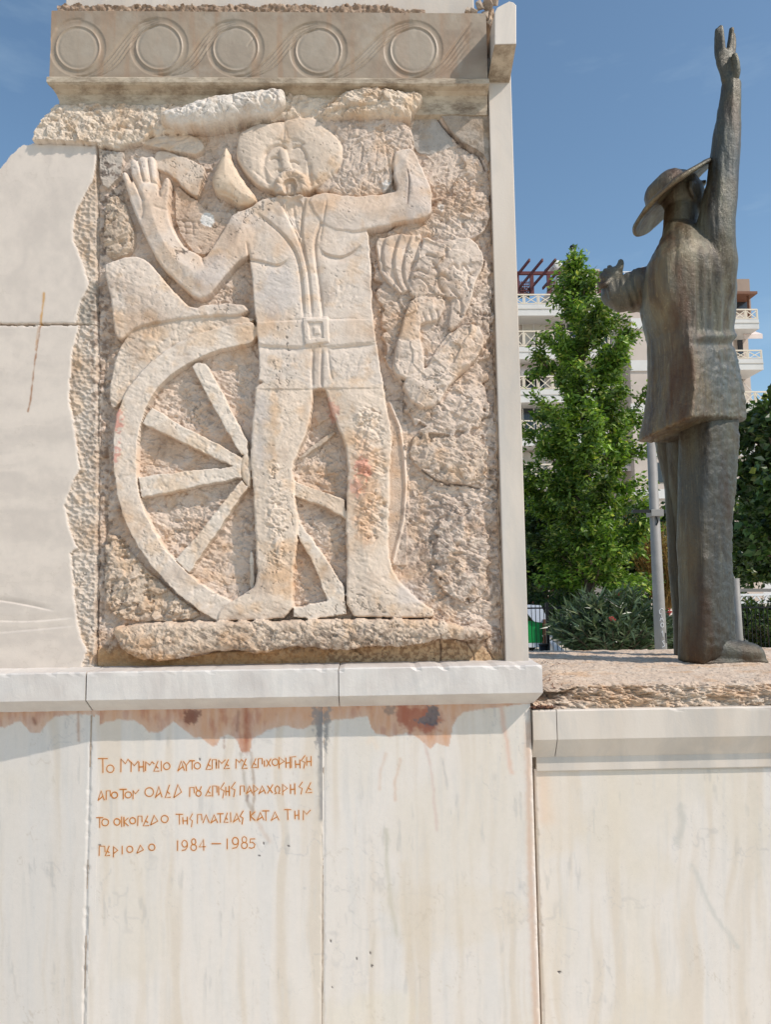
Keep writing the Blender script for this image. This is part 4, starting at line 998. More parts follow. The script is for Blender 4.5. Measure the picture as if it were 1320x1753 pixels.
# --- statue plinth: cladding slab, coping, rough stone
plinth = thing('statue_plinth', at(1120, 1740, 0), 'marble clad plinth with a coping and rough hewn stone under the bronze figure', 'plinth')
PX1 = at(1700, 1400, 0).x
PLY = -0.055
sD = slab_sheet(917, 1695, 1316, 1840, PLY, 500, .6)
sD.keep = sD.U > 911 + (sD.V - 1210) * .033
for q_, c_, k, w in (([(1165, 1380), (1170, 1410), (1160, 1440)], lin(180, 178, 170), .5, 6), ([(1185, 1480), (1220, 1560), (1262, 1620)], lin(188, 186, 178), .5, 4), ([(930, 1330), (936, 1400)], lin(222, 184, 150), .5, 14), ([(1040, 1330), (1080, 1480), (1100, 1700)], lin(220, 206, 184), .35, 26), ([(1290, 1340), (1300, 1500)], lin(206, 196, 180), .4, 8)):
    sD.streak(q_, c_, k, w, 4)
sD.stain([(915, 1310), (1000, 1320), (1000, 1440), (950, 1480), (915, 1460)], lin(220, 204, 182), .4, 30, 30, sc=30)
edge_wear(sD, [(920, 1316), (1690, 1309)], .006, 19); edge_wear(sD, [(914, 1310), (920, 1480), (932, 1800)], .008, 29)
nick(sD, 958, 1663, 2.2, 2)
sD.finish(); sD.part([0], 'marble_slab', M_SMOOTH, plinth, skirt=.06)
zs0, zs1 = at(1100, 1316, PLY).z, at(1100, 1304, PLY).z
CY = -0.115
xl = at(913, 1240, CY).x
zct, zcb, zcf = at(1100, 1212.5, CY).z, at(1100, 1263, CY).z, at(1100, 1292, PLY - .012).z
strip([(at(917, 1300, PLY).x, PLY - .012, zs0 + .002), (PX1, PLY - .012, zs0 + .002), (PX1, PLY - .012, zcf + .004), (at(917, 1300, PLY).x, PLY - .012, zcf + .004)], (0, .06, 0), M_PALE, 'fillet_strip', plinth, .002)
def coping(xa, xb):
    mb = MB(); n = max(3, int((xb - xa) / .03)); r = random.Random(int(xa * 100)); pr = [(.06, zct + .003), (CY + .005, zct), (CY, zct - .005), (CY, zct - .015), (CY, zcb), (PLY - .014, zcf), (.06, zcf)]
    vs = []
    for k in range(n + 1):
        c = max(0, r.gauss(-.9, 1)) * .003
        vs += [(xa + (xb - xa) * k / n, y + (c if j in (1, 2) else 0), z - (c if j in (1, 2) else 0)) for j, (y, z) in enumerate(pr)]
    m = len(pr)
    return mb.add(vs, [(k * m + j, k * m + (j + 1) % m, (k + 1) * m + (j + 1) % m, (k + 1) * m + j) for k in range(n) for j in range(m)] + [tuple(range(m)), tuple(n * m + j for j in range(m))[::-1]])
xm = at(953.5, 1240, CY).x
coping(xl, xm - .0015).build('coping', M_PALE, plinth); coping(xm + .0015, PX1).build('coping', M_PALE, plinth)
MB().box((at(915, 1400, PLY).x, PLY + .03, zlow), (PX1, 1.55, zcf)).build('plinth_core', M_OLD, plinth)
# rough stone as a sheet bent over its front edge: parameter t runs up the face, over the arris and back
nx, nt = 820, 330
XA, XB = at(906, 1180, .0).x, PX1
xs = np.linspace(XA, XB, nx)
ts = np.concatenate([np.linspace(0, .16, 90), np.linspace(.163, 1.70, 240)])
TX, TT = np.meshgrid(xs, ts)
ztop = at(1120, 1172, -.055).z
hh = ztop - zct
face = np.clip(TT / .16, 0, 1)
uu, vv_ = TX * 438, TT * 438
hump = .004 * fbm(uu / 60, vv_ / 60, 3, 801)
Yr = np.where(TT < .16, -.088 + .03 * face ** 3, -.058 + (TT - .16))
Zr = np.where(TT < .16, zct + hh * face ** .8, ztop + 0 * TT)
lowl = ss(.30, .0, TX - XA) if False else 1 - ss(.06, .22, TX - XA + .03 * fbm(uu / 30, vv_ / 30, 2, 807))
Yr = Yr + .14 * lowl * face * (TT < .16) + .0
Zr = Zr - .02 * lowl * (TT >= .0) * face
chis = 1.3 * strokes(uu, vv_, 9, 26, 822)
tex = .5 * cells(uu / 17, vv_ / 13, 802)[2] + 1.1 * np.where(TT < .2, chis, 0) + .8 * fbm(uu / 16 + .5 * vv_ / 16, vv_ / 12, 4, 803) + .4 * cells(uu / 8, vv_ / 7, 804)[2]
amp = np.where(TT < .16, .017, .012)
amp = np.where(TT > .22, .007, amp)
nfront = np.where(TT < .15, 1.0, np.clip(1 - (TT - .15) / .03, 0, 1))
Yr = Yr - amp * tex * nfront - hump * nfront
Zr = Zr + amp * .8 * tex * (1 - .6 * nfront) * face + hump * face
# low ridges on the top
Zr = Zr + np.where(TT > .3, .010 * np.maximum(0, fbm(uu / 160, vv_ / 40, 3, 805)), 0)
Pm = np.stack([TX, Yr, Zr], -1).reshape(-1, 3)
g = np.arange(nx * len(ts)).reshape(len(ts), nx)
Qm = np.stack([g[:-1, :-1].ravel(), g[:-1, 1:].ravel(), g[1:, 1:].ravel(), g[1:, :-1].ravel()], 1)
cm = np.tile(lin(210, 188, 166), (len(Pm), 1))
uf, vf = uu.ravel(), vv_.ravel()
a = ss(-.1, .5, fbm(uf / 40, vf / 30, 4, 811))[:, None]; cm = cm * (1 - .6 * a) + lin(204, 166, 128) * .6 * a
a = ss(.1, .5, fbm(uf / 18, vf / 14, 4, 812))[:, None]; cm = cm * (1 - .5 * a) + lin(216, 202, 184) * .5 * a
a = (ss(.12, .4, fbm(uf / 6, vf / 6, 4, 813)) * np.clip(lowl.ravel() * 1.0 + .25 * (fbm(uf / 70, vf / 50, 2, 814) > .1), 0, 1))[:, None]; cm = cm * (1 - .8 * a) + lin(96, 74, 66) * .8 * a
npmesh('rough_stone', Pm, Qm[:, ::-1], M_ROUGH, plinth, cm, True)
mb = MB().box((XA + .03, .07, zct - .02), (PX1, 1.6, ztop - .035)).build('stone_core', M_OLD, plinth)
# ================================================================== THE BRONZE FIGURE
n = NT('patinated_bronze', 0.5, 0.32, 0.6)
ps = n.pos((1, 1, .10))
c = n.ramp(n.noise(14, ps, 7, .6), (.30, tuple(lin(62, 48, 34))), (.46, tuple(lin(112, 95, 70))), (.60, tuple(lin(126, 116, 92))), (.78, tuple(lin(150, 138, 104))))
c = n.mix(n.ramp(n.noise(3.2, n.pos((1, 1, .5)), 5, .6), (.45, 0.0), (.65, .75)), c, tuple(lin(92, 98, 96)))
c = n.mix(n.ramp(n.noise(150, n.pos((1, 1, .03)), 5, .7), (.56, 0.0), (.70, .5)), c, tuple(lin(178, 166, 130)))
c = n.mix(n.ramp(n.noise(4.6, n.pos((1.2, 1.2, .3)), 5, .6), (.52, 0.0), (.66, .8)), c, tuple(lin(84, 54, 28)))
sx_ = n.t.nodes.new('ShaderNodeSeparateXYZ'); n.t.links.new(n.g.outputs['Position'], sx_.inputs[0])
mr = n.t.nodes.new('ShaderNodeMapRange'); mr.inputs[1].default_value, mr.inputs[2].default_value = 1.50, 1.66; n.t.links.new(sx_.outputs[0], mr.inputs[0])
c = n.mix(1.0, c, n.mix(mr.outputs[0], (.98, .89, .77, 1), (.54, .59, .63, 1)), 'MULTIPLY')  # sun-facing side tinted darker grey, shaded side brighter brown, evening out the light
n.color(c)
n.rough(n.ramp(n.noise(22, detail=6), (.3, .34), (.7, .56)))
n.bump(n.noise(46, detail=8, rough=.7), .6, .010)
n.bump(n.noise(120, n.pos((1, 1, .05)), 5, .65), .35, .006)
n.bump(n.noise(240, detail=3), .15, .003)
M_BRONZE = n.m
SX = 347.0                                       # photo pixels per metre at the figure
def remeshed(mb, name, mat, parent, vox=.011, smooth=3, disp=None):
    o = mb.build('tmp', None)
    o.modifiers.new('r', 'REMESH').mode = 'VOXEL'; o.modifiers['r'].voxel_size = vox
    if smooth:
        s = o.modifiers.new('s', 'SMOOTH'); s.factor = .5; s.iterations = smooth
    dg = bpy.context.evaluated_depsgraph_get()
    me = bpy.data.meshes.new_from_object(o.evaluated_get(dg))
    bpy.data.objects.remove(o)
    V = np.empty(len(me.vertices) * 3, np.float32); me.vertices.foreach_get('co', V); V = V.reshape(-1, 3).astype(float)
    N = np.empty(len(me.vertices) * 3, np.float32); me.vertices.foreach_get('normal', N); N = N.reshape(-1, 3)
    if disp is not None: V = V + N * disp(V, N)[:, None]
    V = V - np.array(wloc(parent))
    me.vertices.foreach_set('co', V.astype(np.float32).ravel())
    me.polygons.foreach_set('use_smooth', np.ones(len(me.polygons), bool)); me.update(); me.name = name
    me.materials.clear()
    return link(name, me, parent, mat)
def loft(mb, rings, n=40):
    """rings: (uL, vL, uR, vR, y, depth half-width, squareness)"""
    base = len(mb.v); k = 0
    for (ul, vl, ur, vr, y, b, e) in rings:
        L, Rr = at(ul, vl, y), at(ur, vr, y); c = (L + Rr) / 2; a = (Rr - L) / 2; w_ = Vector((c.x - CAM.x, c.y - CAM.y, 0)).normalized()
        for j in range(n):
            t = 2 * math.pi * j / n; cx, sy = math.cos(t), math.sin(t)
            x = math.copysign(abs(cx) ** (2 / e), cx); yy = math.copysign(abs(sy) ** (2 / e), sy)
            mb.v.append(tuple(c + a * x + w_ * b * yy))
        if k:
            for j in range(n):
                q = base + (k - 1) * n; mb.f.append((q + j, q + (j + 1) % n, q + n + (j + 1) % n, q + n + j))
        k += 1
    mb.f.append(tuple(base + j for j in range(n))[::-1]); mb.f.append(tuple(base + (k - 1) * n + j for j in range(n)))
    return mb
def limb(mb, pts, n=20):
    """pts: (u, v, y, radius in photo px)"""
    P = [at(u, v, y) for u, v, y, r in pts]; rr = [r / SX for *_, r in pts]
    Q, q = [], []
    for i in range(len(P) - 1):
        for k in range(4):
            t = k / 4; t2 = t * t * (3 - 2 * t); Q.append(P[i].lerp(P[i + 1], t)); q.append(rr[i] * (1 - t) + rr[i + 1] * t)
    Q.append(P[-1]); q.append(rr[-1])
    Q = [Q[0] + (Q[0] - Q[1]).normalized() * q[0] * .3] + Q + [Q[-1] + (Q[-1] - Q[-2]).normalized() * q[-1] * .45]; q = [q[0] * .6] + q + [q[-1] * .55]
    return mb.tube(Q, q, n)
def folds(amp, lump, streak=60.0):
    def f(V, N):
        x, y, z = V[:, 0], V[:, 1], V[:, 2]
        ang = x * 1.0 - y * .8
        return amp * fbm(ang * streak / 4, z * 3.0, 3, 900) + lump * fbm(ang * 9 + z * 3, z * 9 - ang * 2, 4, 905) - .004 * np.maximum(0, vn(ang * 60, z * 40, 910) - .55)
    return f
statue = thing('bronze_statue', at(1205, 1135, .75), 'weathered bronze statue of a man in a brimmed hat, one arm raised to the sky', 'statue')
L_ = .82
Y0, YN, YF = .75, .60, .96
# body: head, neck, hands joined through a core inside the clothes
mb = MB()
def blob(mb, c, rx, ry, rz, tilt=0.0, n=18):
    base = len(mb.v); m = Matrix.Rotation(tilt, 3, 'Y')
    for i in range(n + 1):
        p = math.pi * i / n
        for j in range(n):
            t = 2 * math.pi * j / n
            mb.v.append(tuple(c + m @ Vector((rx * math.sin(p) * math.cos(t), ry * math.sin(p) * math.sin(t), rz * math.cos(p)))))
    for i in range(n):
        for j in range(n):
            q = base + i * n; mb.f.append((q + j, q + n + j, q + n + (j + 1) % n, q + (j + 1) % n))
    return mb
hd = at(1168, 334, Y0)
blob(mb, hd, .112, .095, .135, -.35); blob(mb, hd + Vector((.055, 0, -.05)), .072, .068, .085, -.5)
mb.tube([hd + Vector((.10, 0, .035)), hd + Vector((.135, 0, .0)), hd + Vector((.115, 0, -.02))], [.012, .022, .02], 10)             # nose
mb.tube([hd + Vector((.100, -.03, -.045)), hd + Vector((.118, 0, -.042)), hd + Vector((.100, .03, -.045))], .013, 8)               # lips
for s_ in (-1, 1):
    mb.tube([hd + Vector((.095, s_ * .055, .045)), hd + Vector((.112, s_ * .02, .05))], .012, 8)                                     # brow
    e = hd + Vector((.012, s_ * .094, -.022))
    mb.tube([e + Vector((.012, 0, .04)), e + Vector((-.014, s_ * .012, .03)), e + Vector((-.018, s_ * .014, 0)), e + Vector((-.004, s_ * .008, -.03)), e + Vector((.008, 0, -.042))], [.008, .012, .012, .01, .008], 8)   # ear
limb(mb, [(1166, 420, Y0, 36), (1165, 390, Y0, 31), (1167, 362, Y0, 29), (1168, 340, Y0, 26)])
limb(mb, [(1180, 440, Y0, 40), (1185, 560, Y0, 40), (1188, 700, Y0, 40)])
limb(mb, [(1180, 470, Y0, 30), (1225, 455, YN, 22), (1230, 384, YN, 20), (1243, 238, YN, 15), (1250, 158, YN, 13.5), (1248.5, 138, YN, 13)])
limb(mb, [(1180, 500, Y0, 30), (1100, 498, L_, 24), (1060, 506, L_, 20), (1048, 482, L_, 15), (1050, 470, L_, 14)])
# raised hand
def flat_limb(mb, pts, depth):
    loft(mb, [(u - w, v, u + w, v2, y, depth, 2.2) for (u, v, v2, y, w) in pts], 18)
flat_limb(mb, [(1248.5, 142, 142, YN, 14), (1247.5, 128, 128, YN, 16), (1244, 112, 113, YN, 18.5), (1242, 97, 98, YN, 18.5), (1241.5, 90, 91, YN, 16)], .030)
for p in ([(1229.5, 100, YN, 6.2), (1228, 84, YN, 5.8), (1227, 66, YN - .01, 5.2), (1228, 51, YN - .02, 4.6)], [(1236.5, 96, YN - .01, 6.6), (1236, 78, YN - .015, 6.2), (1235, 60, YN - .02, 5.6), (1234, 46, YN - .02, 5)],
          [(1248, 96, YN, 6.6), (1250, 78, YN, 6.2), (1252, 62, YN, 5.6), (1252.5, 49, YN - .01, 5)], [(1253, 100, YN + .02, 6.2), (1255, 84, YN + .03, 5.8), (1256, 70, YN + .035, 5.0), (1255, 59, YN + .03, 4.6)],
          [(1258, 136, YN - .02, 7.5), (1261, 122, YN - .035, 7), (1260, 106, YN - .045, 6), (1257, 94, YN - .05, 5.2)]):
    limb(mb, p, 12)
# lowered hand of the left arm, palm up
limb(mb, [(1049, 486, L_, 15), (1050, 474, L_, 17), (1053, 466, L_, 15)])
for p in ([(1046, 484, L_ - .03, 7), (1036, 488, L_ - .04, 6.5), (1029, 491, L_ - .03, 6), (1026, 486, L_ - .02, 5)], [(1045, 478, L_ - .02, 7), (1036, 478, L_ - .03, 6.5), (1031, 475, L_ - .02, 5.5), (1032, 470, L_, 5)], [(1046, 472, L_, 7), (1039, 468, L_, 6.2), (1036, 463, L_ + .01, 5.4)],
          [(1050, 468, L_ + .02, 7), (1045, 461, L_ + .03, 6), (1043, 457, L_ + .04, 5)], [(1056, 470, L_ - .02, 8), (1060, 460, L_ - .03, 7.5), (1063, 451, L_ - .03, 6.2), (1062.5, 446, L_ - .03, 5)]):
    limb(mb, p, 12)
limb(mb, [(1200, 690, Y0, 34), (1208, 860, .74, 30), (1212, 1060, .73, 28), (1212, 1118, .73, 26)])
limb(mb, [(1165, 690, .95, 30), (1166, 860, 1.05, 22), (1176, 1060, 1.08, 20), (1180, 1108, 1.08, 18)])
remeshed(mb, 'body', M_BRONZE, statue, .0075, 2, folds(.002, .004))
# jacket with both sleeves
mb = MB()
loft(mb, [(1139, 388, 1192, 388, Y0, .10, 2), (1136, 402, 1204, 402, Y0, .14, 2), (1129, 420, 1228, 420, Y0, .20, 2), (1117, 446, 1250, 446, Y0, .26, 2.1), (1105, 470, 1261, 470, Y0, .29, 2.2), (1099, 500, 1265, 495, Y0, .29, 2.2), (1096, 532, 1260, 530, Y0, .28, 2.0),
          (1100, 562, 1256, 560, Y0, .27, 1.7), (1107, 590, 1257, 586, Y0, .265, 1.4), (1108, 622, 1264, 612, Y0, .29, 1.22), (1107, 660, 1271, 650, Y0, .31, 1.16), (1103, 700, 1277, 685, Y0, .33, 1.14), (1091, 758, 1281, 717, Y0, .35, 1.12)], 56)
limb(mb, [(1206, 540, Y0, 44), (1212, 490, YN + .1, 50), (1217, 446, YN + .05, 44), (1223, 408, YN + .01, 34.5), (1226, 378, YN, 31), (1237, 311, YN, 26.5), (1243.5, 238, YN, 23.5), (1251.5, 158, YN, 17), (1252, 144, YN, 16.5)], 26)
limb(mb, [(1140, 500, .78, 52), (1108, 496, .80, 42), (1084, 500, L_, 37), (1064, 505, L_, 32), (1053, 503, L_, 28), (1049, 492, L_, 22), (1049, 484, L_, 18)], 26)
def fj(V, N):
    x, y, z = V[:, 0], V[:, 1], V[:, 2]
    ang = x - .8 * y
    uu, vv = proj(x, y, z)
    waist = np.exp(-((vv - 588) / 7) ** 2)
    sleeve = (uu < 1100) & (vv < 560)
    d = .0045 * fbm(ang * 26, z * 2.2, 4, 920) * ss(640, 470, vv) + .004 * fbm(ang * 10 + z, z * 8, 4, 921)
    d = np.where(sleeve, .006 * vn((uu - .35 * vv) / 7, vv / 70, 922) + .004 * fbm(uu / 20, vv / 20, 3, 926), d)
    right = ss(1186, 1196, uu) * ss(588, 600, vv)
    d = d - .010 * waist * ss(1150, 1200, uu) + .014 * np.exp(-((vv - 577 + .02 * (uu - 1220)) / 7) ** 2) * ss(1188, 1205, uu) + right * (.009 * fbm(uu / 15, vv / 22, 4, 923) + .004 * cells(uu / 13, vv / 9, 924)[2])
    d = d - .006 * np.maximum(0, vn(uu / 5, vv / 3.5, 925) - .5) * right
    d = d + (.014 * vn(uu / 9, vv / 120, 928) - .012 * np.exp(-((uu - 1212) / 5) ** 2)) * ss(1180, 1196, uu) * ss(430, 480, vv) * ss(586, 560, vv)
    d = d + .003 * fbm(uu / 3.5, vv / 40, 2, 929)
    return d
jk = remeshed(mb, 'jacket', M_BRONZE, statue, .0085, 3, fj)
# trousers
mb = MB()
def leg(rows, y, e): loft(mb, [(a, v, b, v, y, (b - a) / SX * .5 * .92, e) for v, a, b in rows], 40)
leg([(690, 1160, 1262), (745, 1161, 1268), (812, 1161, 1263), (884, 1158, 1255), (932, 1157, 1254), (979, 1160, 1256), (1027, 1161, 1258), (1080, 1160, 1259), (1105, 1160, 1260), (1122, 1160, 1252), (1132, 1161, 1240)], .73, 1.32)
leg([(690, 1122, 1200), (745, 1118, 1196), (790, 1128, 1194), (836, 1136, 1192), (884, 1139, 1190), (956, 1143, 1192), (1051, 1150, 1196), (1100, 1152, 1200), (1122, 1153, 1198)], 1.08, 1.9)
def ft(V, N):
    uu, vv = proj(V[:, 0], V[:, 1], V[:, 2])
    r_ = ss(1196, 1212, uu)
    return .005 * fbm(uu / 9, vv / 90, 3, 930) * (1 - r_) + r_ * (.005 * fbm(uu / 14, vv / 16, 4, 931) + .004 * fbm(uu / 5, vv / 6, 2, 933) - .006 * np.maximum(0, vn(uu / 6, vv / 4, 932) - .5)) + .003 * fbm(uu / 30, vv / 70, 3, 934)
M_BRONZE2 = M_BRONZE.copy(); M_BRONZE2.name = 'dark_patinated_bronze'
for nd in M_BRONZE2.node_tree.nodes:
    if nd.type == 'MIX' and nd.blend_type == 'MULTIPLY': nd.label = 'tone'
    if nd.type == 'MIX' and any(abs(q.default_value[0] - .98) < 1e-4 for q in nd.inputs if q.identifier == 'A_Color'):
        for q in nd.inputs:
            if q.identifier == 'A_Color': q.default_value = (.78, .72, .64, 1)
            if q.identifier == 'B_Color': q.default_value = (.36, .39, .42, 1)  # trousers keep the painted sun-side greying, darker overall
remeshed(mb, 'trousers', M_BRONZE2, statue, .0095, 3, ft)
def shoe(u0, u1, vb, y, hgt, nm, w=.085):
    mb = MB(); k = 9; prof = [(.0, .6, .55), (.12, 1.0, .8), (.3, 1.05, .85), (.45, 1.0, .86), (.6, .86, .95), (.75, .76, 1.0), (.88, .68, .92), (.96, .56, .7), (1.0, .3, .4)]
    base = 0; nn = 22; a, b = at(u0, vb, y), at(u1, vb, y)
    for i, (t, h, ww) in enumerate(prof):
        c = a.lerp(b, t)
        for j in range(nn):
            th = 2 * math.pi * j / nn; z = max(0, .35 + .65 * math.sin(th)) if math.sin(th) > -.54 else 0
            mb.v.append((c.x, c.y + w * ww * math.cos(th), c.z + hgt * h * z))
        if i:
            for j in range(nn):
                q = (i - 1) * nn; mb.f.append((q + j, q + (j + 1) % nn, q + nn + (j + 1) % nn, q + nn + j))
    mb.f.append(tuple(range(nn))[::-1]); mb.f.append(tuple((len(prof) - 1) * nn + j for j in range(nn)))
    mb.box(tuple(a + Vector((.02, -w * .98, -.012))), tuple(b + Vector((-.012, w * .98, .016))))
    return remeshed(mb, 'shoe', M_BRONZE, statue, .008, 2, folds(.001, .004))
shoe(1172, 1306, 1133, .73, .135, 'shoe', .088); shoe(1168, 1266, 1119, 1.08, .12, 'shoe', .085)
# hat
mb = MB(); hc = at(1147, 334, Y0); NN = Vector((-.62, .08, .78)).normalized(); A1 = Vector((.77, -.02, .60)); A1 = (A1 - NN * A1.dot(NN)).normalized(); A2 = NN.cross(A1)
prof = [(.0, .108), (.04, .106), (.08, .097), (.106, .076), (.119, .046), (.124, .022), (.145, .014), (.20, .010), (.25, .002), (.270, -.006), (.274, -.020), (.260, -.028), (.20, -.014), (.14, -.006), (.0, -.006)]
nn = 48
for (r_, h_) in prof:
    for j in range(nn):
        t = 2 * math.pi * j / nn; rr = r_ * (1 if r_ < .135 else (1 - .14 * abs(math.sin(t)))); k = max(0, (r_ - .13) / .14)
        wave = k * (-.010 * math.cos(t - math.pi) ** 2 * (math.cos(t) < 0) + .016 * math.sin(2 * t + .6))
        mb.v.append(tuple(hc + A1 * rr * math.cos(t) + A2 * rr * math.sin(t) + NN * (h_ + wave)))
for i in range(len(prof) - 1):
    for j in range(nn):
        q = i * nn; mb.f.append((q + j, q + nn + j, q + nn + (j + 1) % nn, q + (j + 1) % nn))
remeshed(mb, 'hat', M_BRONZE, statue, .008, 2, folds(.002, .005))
GZ = -0.25
# ================================================================== THE SQUARE BEHIND
n = NT('plaza_paving', 0.85)
br = n.t.nodes.new('ShaderNodeTexBrick'); br.inputs['Scale'].default_value = 1.0
br.inputs['Color1'].default_value = (*lin(226, 217, 203), 1); br.inputs['Color2'].default_value = (*lin(216, 206, 190), 1); br.inputs['Mortar'].default_value = (*lin(128, 118, 108), 1)
br.inputs['Mortar Size'].default_value = .012; br.inputs['Brick Width'].default_value = .8; br.inputs['Row Height'].default_value = .4
n.t.links.new(n.pos(), br.inputs['Vector'])
n.color(n.mix(1.0, br.outputs[0], n.ramp(n.noise(.8, detail=8), (.3, .85), (.7, 1.05)), 'MULTIPLY'))
g = MB().add([(-900, -400, GZ), (900, -400, GZ), (900, 1500, GZ), (-900, 1500, GZ)], [(0, 1, 2, 3)]).build('ground', n.m)
g['kind'] = 'structure'

def leaf_mat(name, rough=.42, trans=.35):
    n = NT(name, rough, 0, .5)
    c = n.attr(); n.color(c)
    tr = n.t.nodes.new('ShaderNodeBsdfTranslucent'); ms = n.t.nodes.new('ShaderNodeMixShader')
    n.t.links.new(n.mix(1.0, c, (1.15, 1.2, .45), 'MULTIPLY'), tr.inputs[0])
    ms.inputs[0].default_value = trans
    n.t.links.new(n.b.outputs[0], ms.inputs[1]); n.t.links.new(tr.outputs[0], ms.inputs[2])
    n.t.links.new(ms.outputs[0], n.t.nodes['Material Output'].inputs[0])
    return n.m
M_LEAF, M_LEAF2, M_OLEA = leaf_mat('spring_leaves'), leaf_mat('dark_leaves', .4, .25), leaf_mat('oleander_leaves', .33, .15)
M_BARK = plain('bark', lin(96, 80, 66), .9, 0, .4, 12, .5)
M_TWIG = plain('bare_twigs', lin(146, 112, 60), .9, 0, .4, 12)
M_FLOWER = plain('coral_flowers', lin(206, 92, 84), .6, 0, .3, 30)
def leaves(C, size, droop, ratio, cols, seed, up=0.3, out=None):
    """C (n,3) leaf bases -> rhombic leaves with a fold"""
    r = np.random.default_rng(seed); n = len(C)
    d = r.normal(size=(n, 3)); d[:, 2] = d[:, 2] * .6 - droop
    if out is not None: d = d + out
    d /= np.linalg.norm(d, axis=1, keepdims=True)
    nr = r.normal(size=(n, 3)); nr[:, 2] += up * 2
    s = np.cross(d, nr); s /= np.linalg.norm(s, axis=1, keepdims=True) + 1e-9
    nr = np.cross(s, d)
    L = size * r.uniform(.6, 1.25, (n, 1)); W = L * ratio * .5
    b, tip = C, C + d * L
    m1 = C + d * L * .42 + s * W + nr * W * .35; m2 = C + d * L * .42 - s * W + nr * W * .35
    V = np.stack([b, m1, tip, m2], 1).reshape(-1, 3)
    Fq = np.arange(4 * n).reshape(n, 4)
    k = r.uniform(0, 1, (n, 1)) ** 1.3
    cc = cols[0] * (1 - k) + cols[1] * k
    pick = r.uniform(0, 1, (n, 1)) < .08
    cc = np.where(pick, cols[2], cc)
    return V, Fq, np.repeat(cc, 4, 0)
GREEN = (lin(60, 90, 32), lin(134, 164, 62), lin(176, 182, 96))
DARKG = (lin(44, 66, 36), lin(84, 108, 50), lin(120, 130, 66))
OLEAG = (lin(62, 80, 56), lin(100, 118, 84), lin(126, 134, 98))
def tree(nm, base, h, prof, label, group, seed, nbr, nleaf, size, cols, mat, rise=.9, droop=.35, spread=.30, trunk=.16, lo=.18, ratio=.42, az=None):
    """trunk and limbs in tapered tubes; clumps of leaves strung along each limb"""
    r = np.random.default_rng(seed); base = np.array(base)
    t = thing(nm, Vector(base), label, 'tree', group)
    mb = MB(); C = []; O = []; T = []
    bend = r.uniform(-.15, .15, 2)
    def tp(f): return base + np.array([bend[0] * math.sin(f * 3) * h * .1, bend[1] * math.sin(f * 2.3) * h * .1, h * f])
    mb.tube([tp(f) for f in np.linspace(0, .97, 12)], [trunk * (1 - .92 * f) + .012 for f in np.linspace(0, 1, 12)], 9)
    for k in range(nbr):
        f = lo + (1 - lo) * (k / nbr) ** .9 * .97
        a = k * 2.399 + r.uniform(-.4, .4)
        Lr = np.interp(f, *prof) * r.uniform(.42, 1.22) * (1 + .3 * math.cos(a) * (.4 < f < .82))
        p0 = tp(f * .97); el = rise * (.5 + .5 * f) + r.uniform(-.15, .2)
        dirv = np.array([math.cos(a), math.sin(a), el]); P = []
        for q in np.linspace(0, 1, 6):
            P.append(p0 + np.array([dirv[0] * Lr * q, dirv[1] * Lr * q, Lr * (el * q + .22 * q * q - .0)]) + r.normal(size=3) * .04 * q * Lr)
        mb.tube(P, [max(.008, trunk * .32 * (1 - f * .6) * (1 - q)) + .006 for q in np.linspace(0, 1, 6)], 6)
        tone = r.uniform(.7, 1.5); P = np.array(P); nt = max(4, int(Lr * 9))
        for q in np.append(r.uniform(.22, 1.0, nt), 1.0):
            ix = min(int(q * 5), 4); o_ = P[ix] + (P[ix + 1] - P[ix]) * (q * 5 - ix)
            tv = dirv / np.linalg.norm(dirv) * .7 + r.normal(size=3) * .75 + np.array([0, 0, .25])
            tl = spread * r.uniform(.7, 1.9) * (1.25 - .5 * q) * (1.25 - .75 * f); te = o_ + tv * tl
            m = max(8, int(nleaf * tl)); w_ = r.uniform(.1, 1.05, (m, 1))
            C.append(o_ + (te - o_) * w_ + r.normal(size=(m, 3)) * spread * .26 * (.4 + w_)); O.append(np.repeat((tv * .45)[None], m, 0)); T.append(np.full(m, tone * r.uniform(.8, 1.15)))
            if Lr > .5: mb.tube([o_, te], [.007, .003], 4, False)
    C, O = np.vstack(C), np.vstack(O)
    Vv, Ff, Cc = leaves(C, size, droop, ratio, cols, seed + 1, .3, O)
    Cc = Cc * np.repeat(np.concatenate(T), 4)[:, None]
    mb.build('trunk', M_BARK, t, True)
    npmesh('crown', Vv, Ff, mat, t, Cc, False)
    return t
def gz(u, y):
    p = at(u, 1000, y); return (p.x, y, GZ)
# the tall young tree
p = at(1000, 428, 17)
tree('maple_tree', gz(1006, 17), p.z - GZ + .25, ([0, .2, .3, .52, .67, .8, .89, .95, 1.0], [1.2, 1.6, 1.7, 1.55, 1.3, .72, .3, .14, .06]), 'tall narrow bright green tree rising between the marble pier and the bronze figure', 'trees on the square', 5, 54, 330, .165, GREEN, M_LEAF, 1.0, .65, .30, .13, .10)
# darker tree at the right edge
tree('plane_tree', gz(1352, 11), at(1310, 690, 11).z - GZ, ([0, .25, .4, .6, .8, .93, 1.0], [.5, 1.1, 1.25, 1.25, 1.0, .6, .1]), 'dark leafy tree at the right edge beyond the raised arm figure', 'trees on the square', 9, 56, 105, .17, DARKG, M_LEAF2, .5, .5, .27, .10, .42, .75)
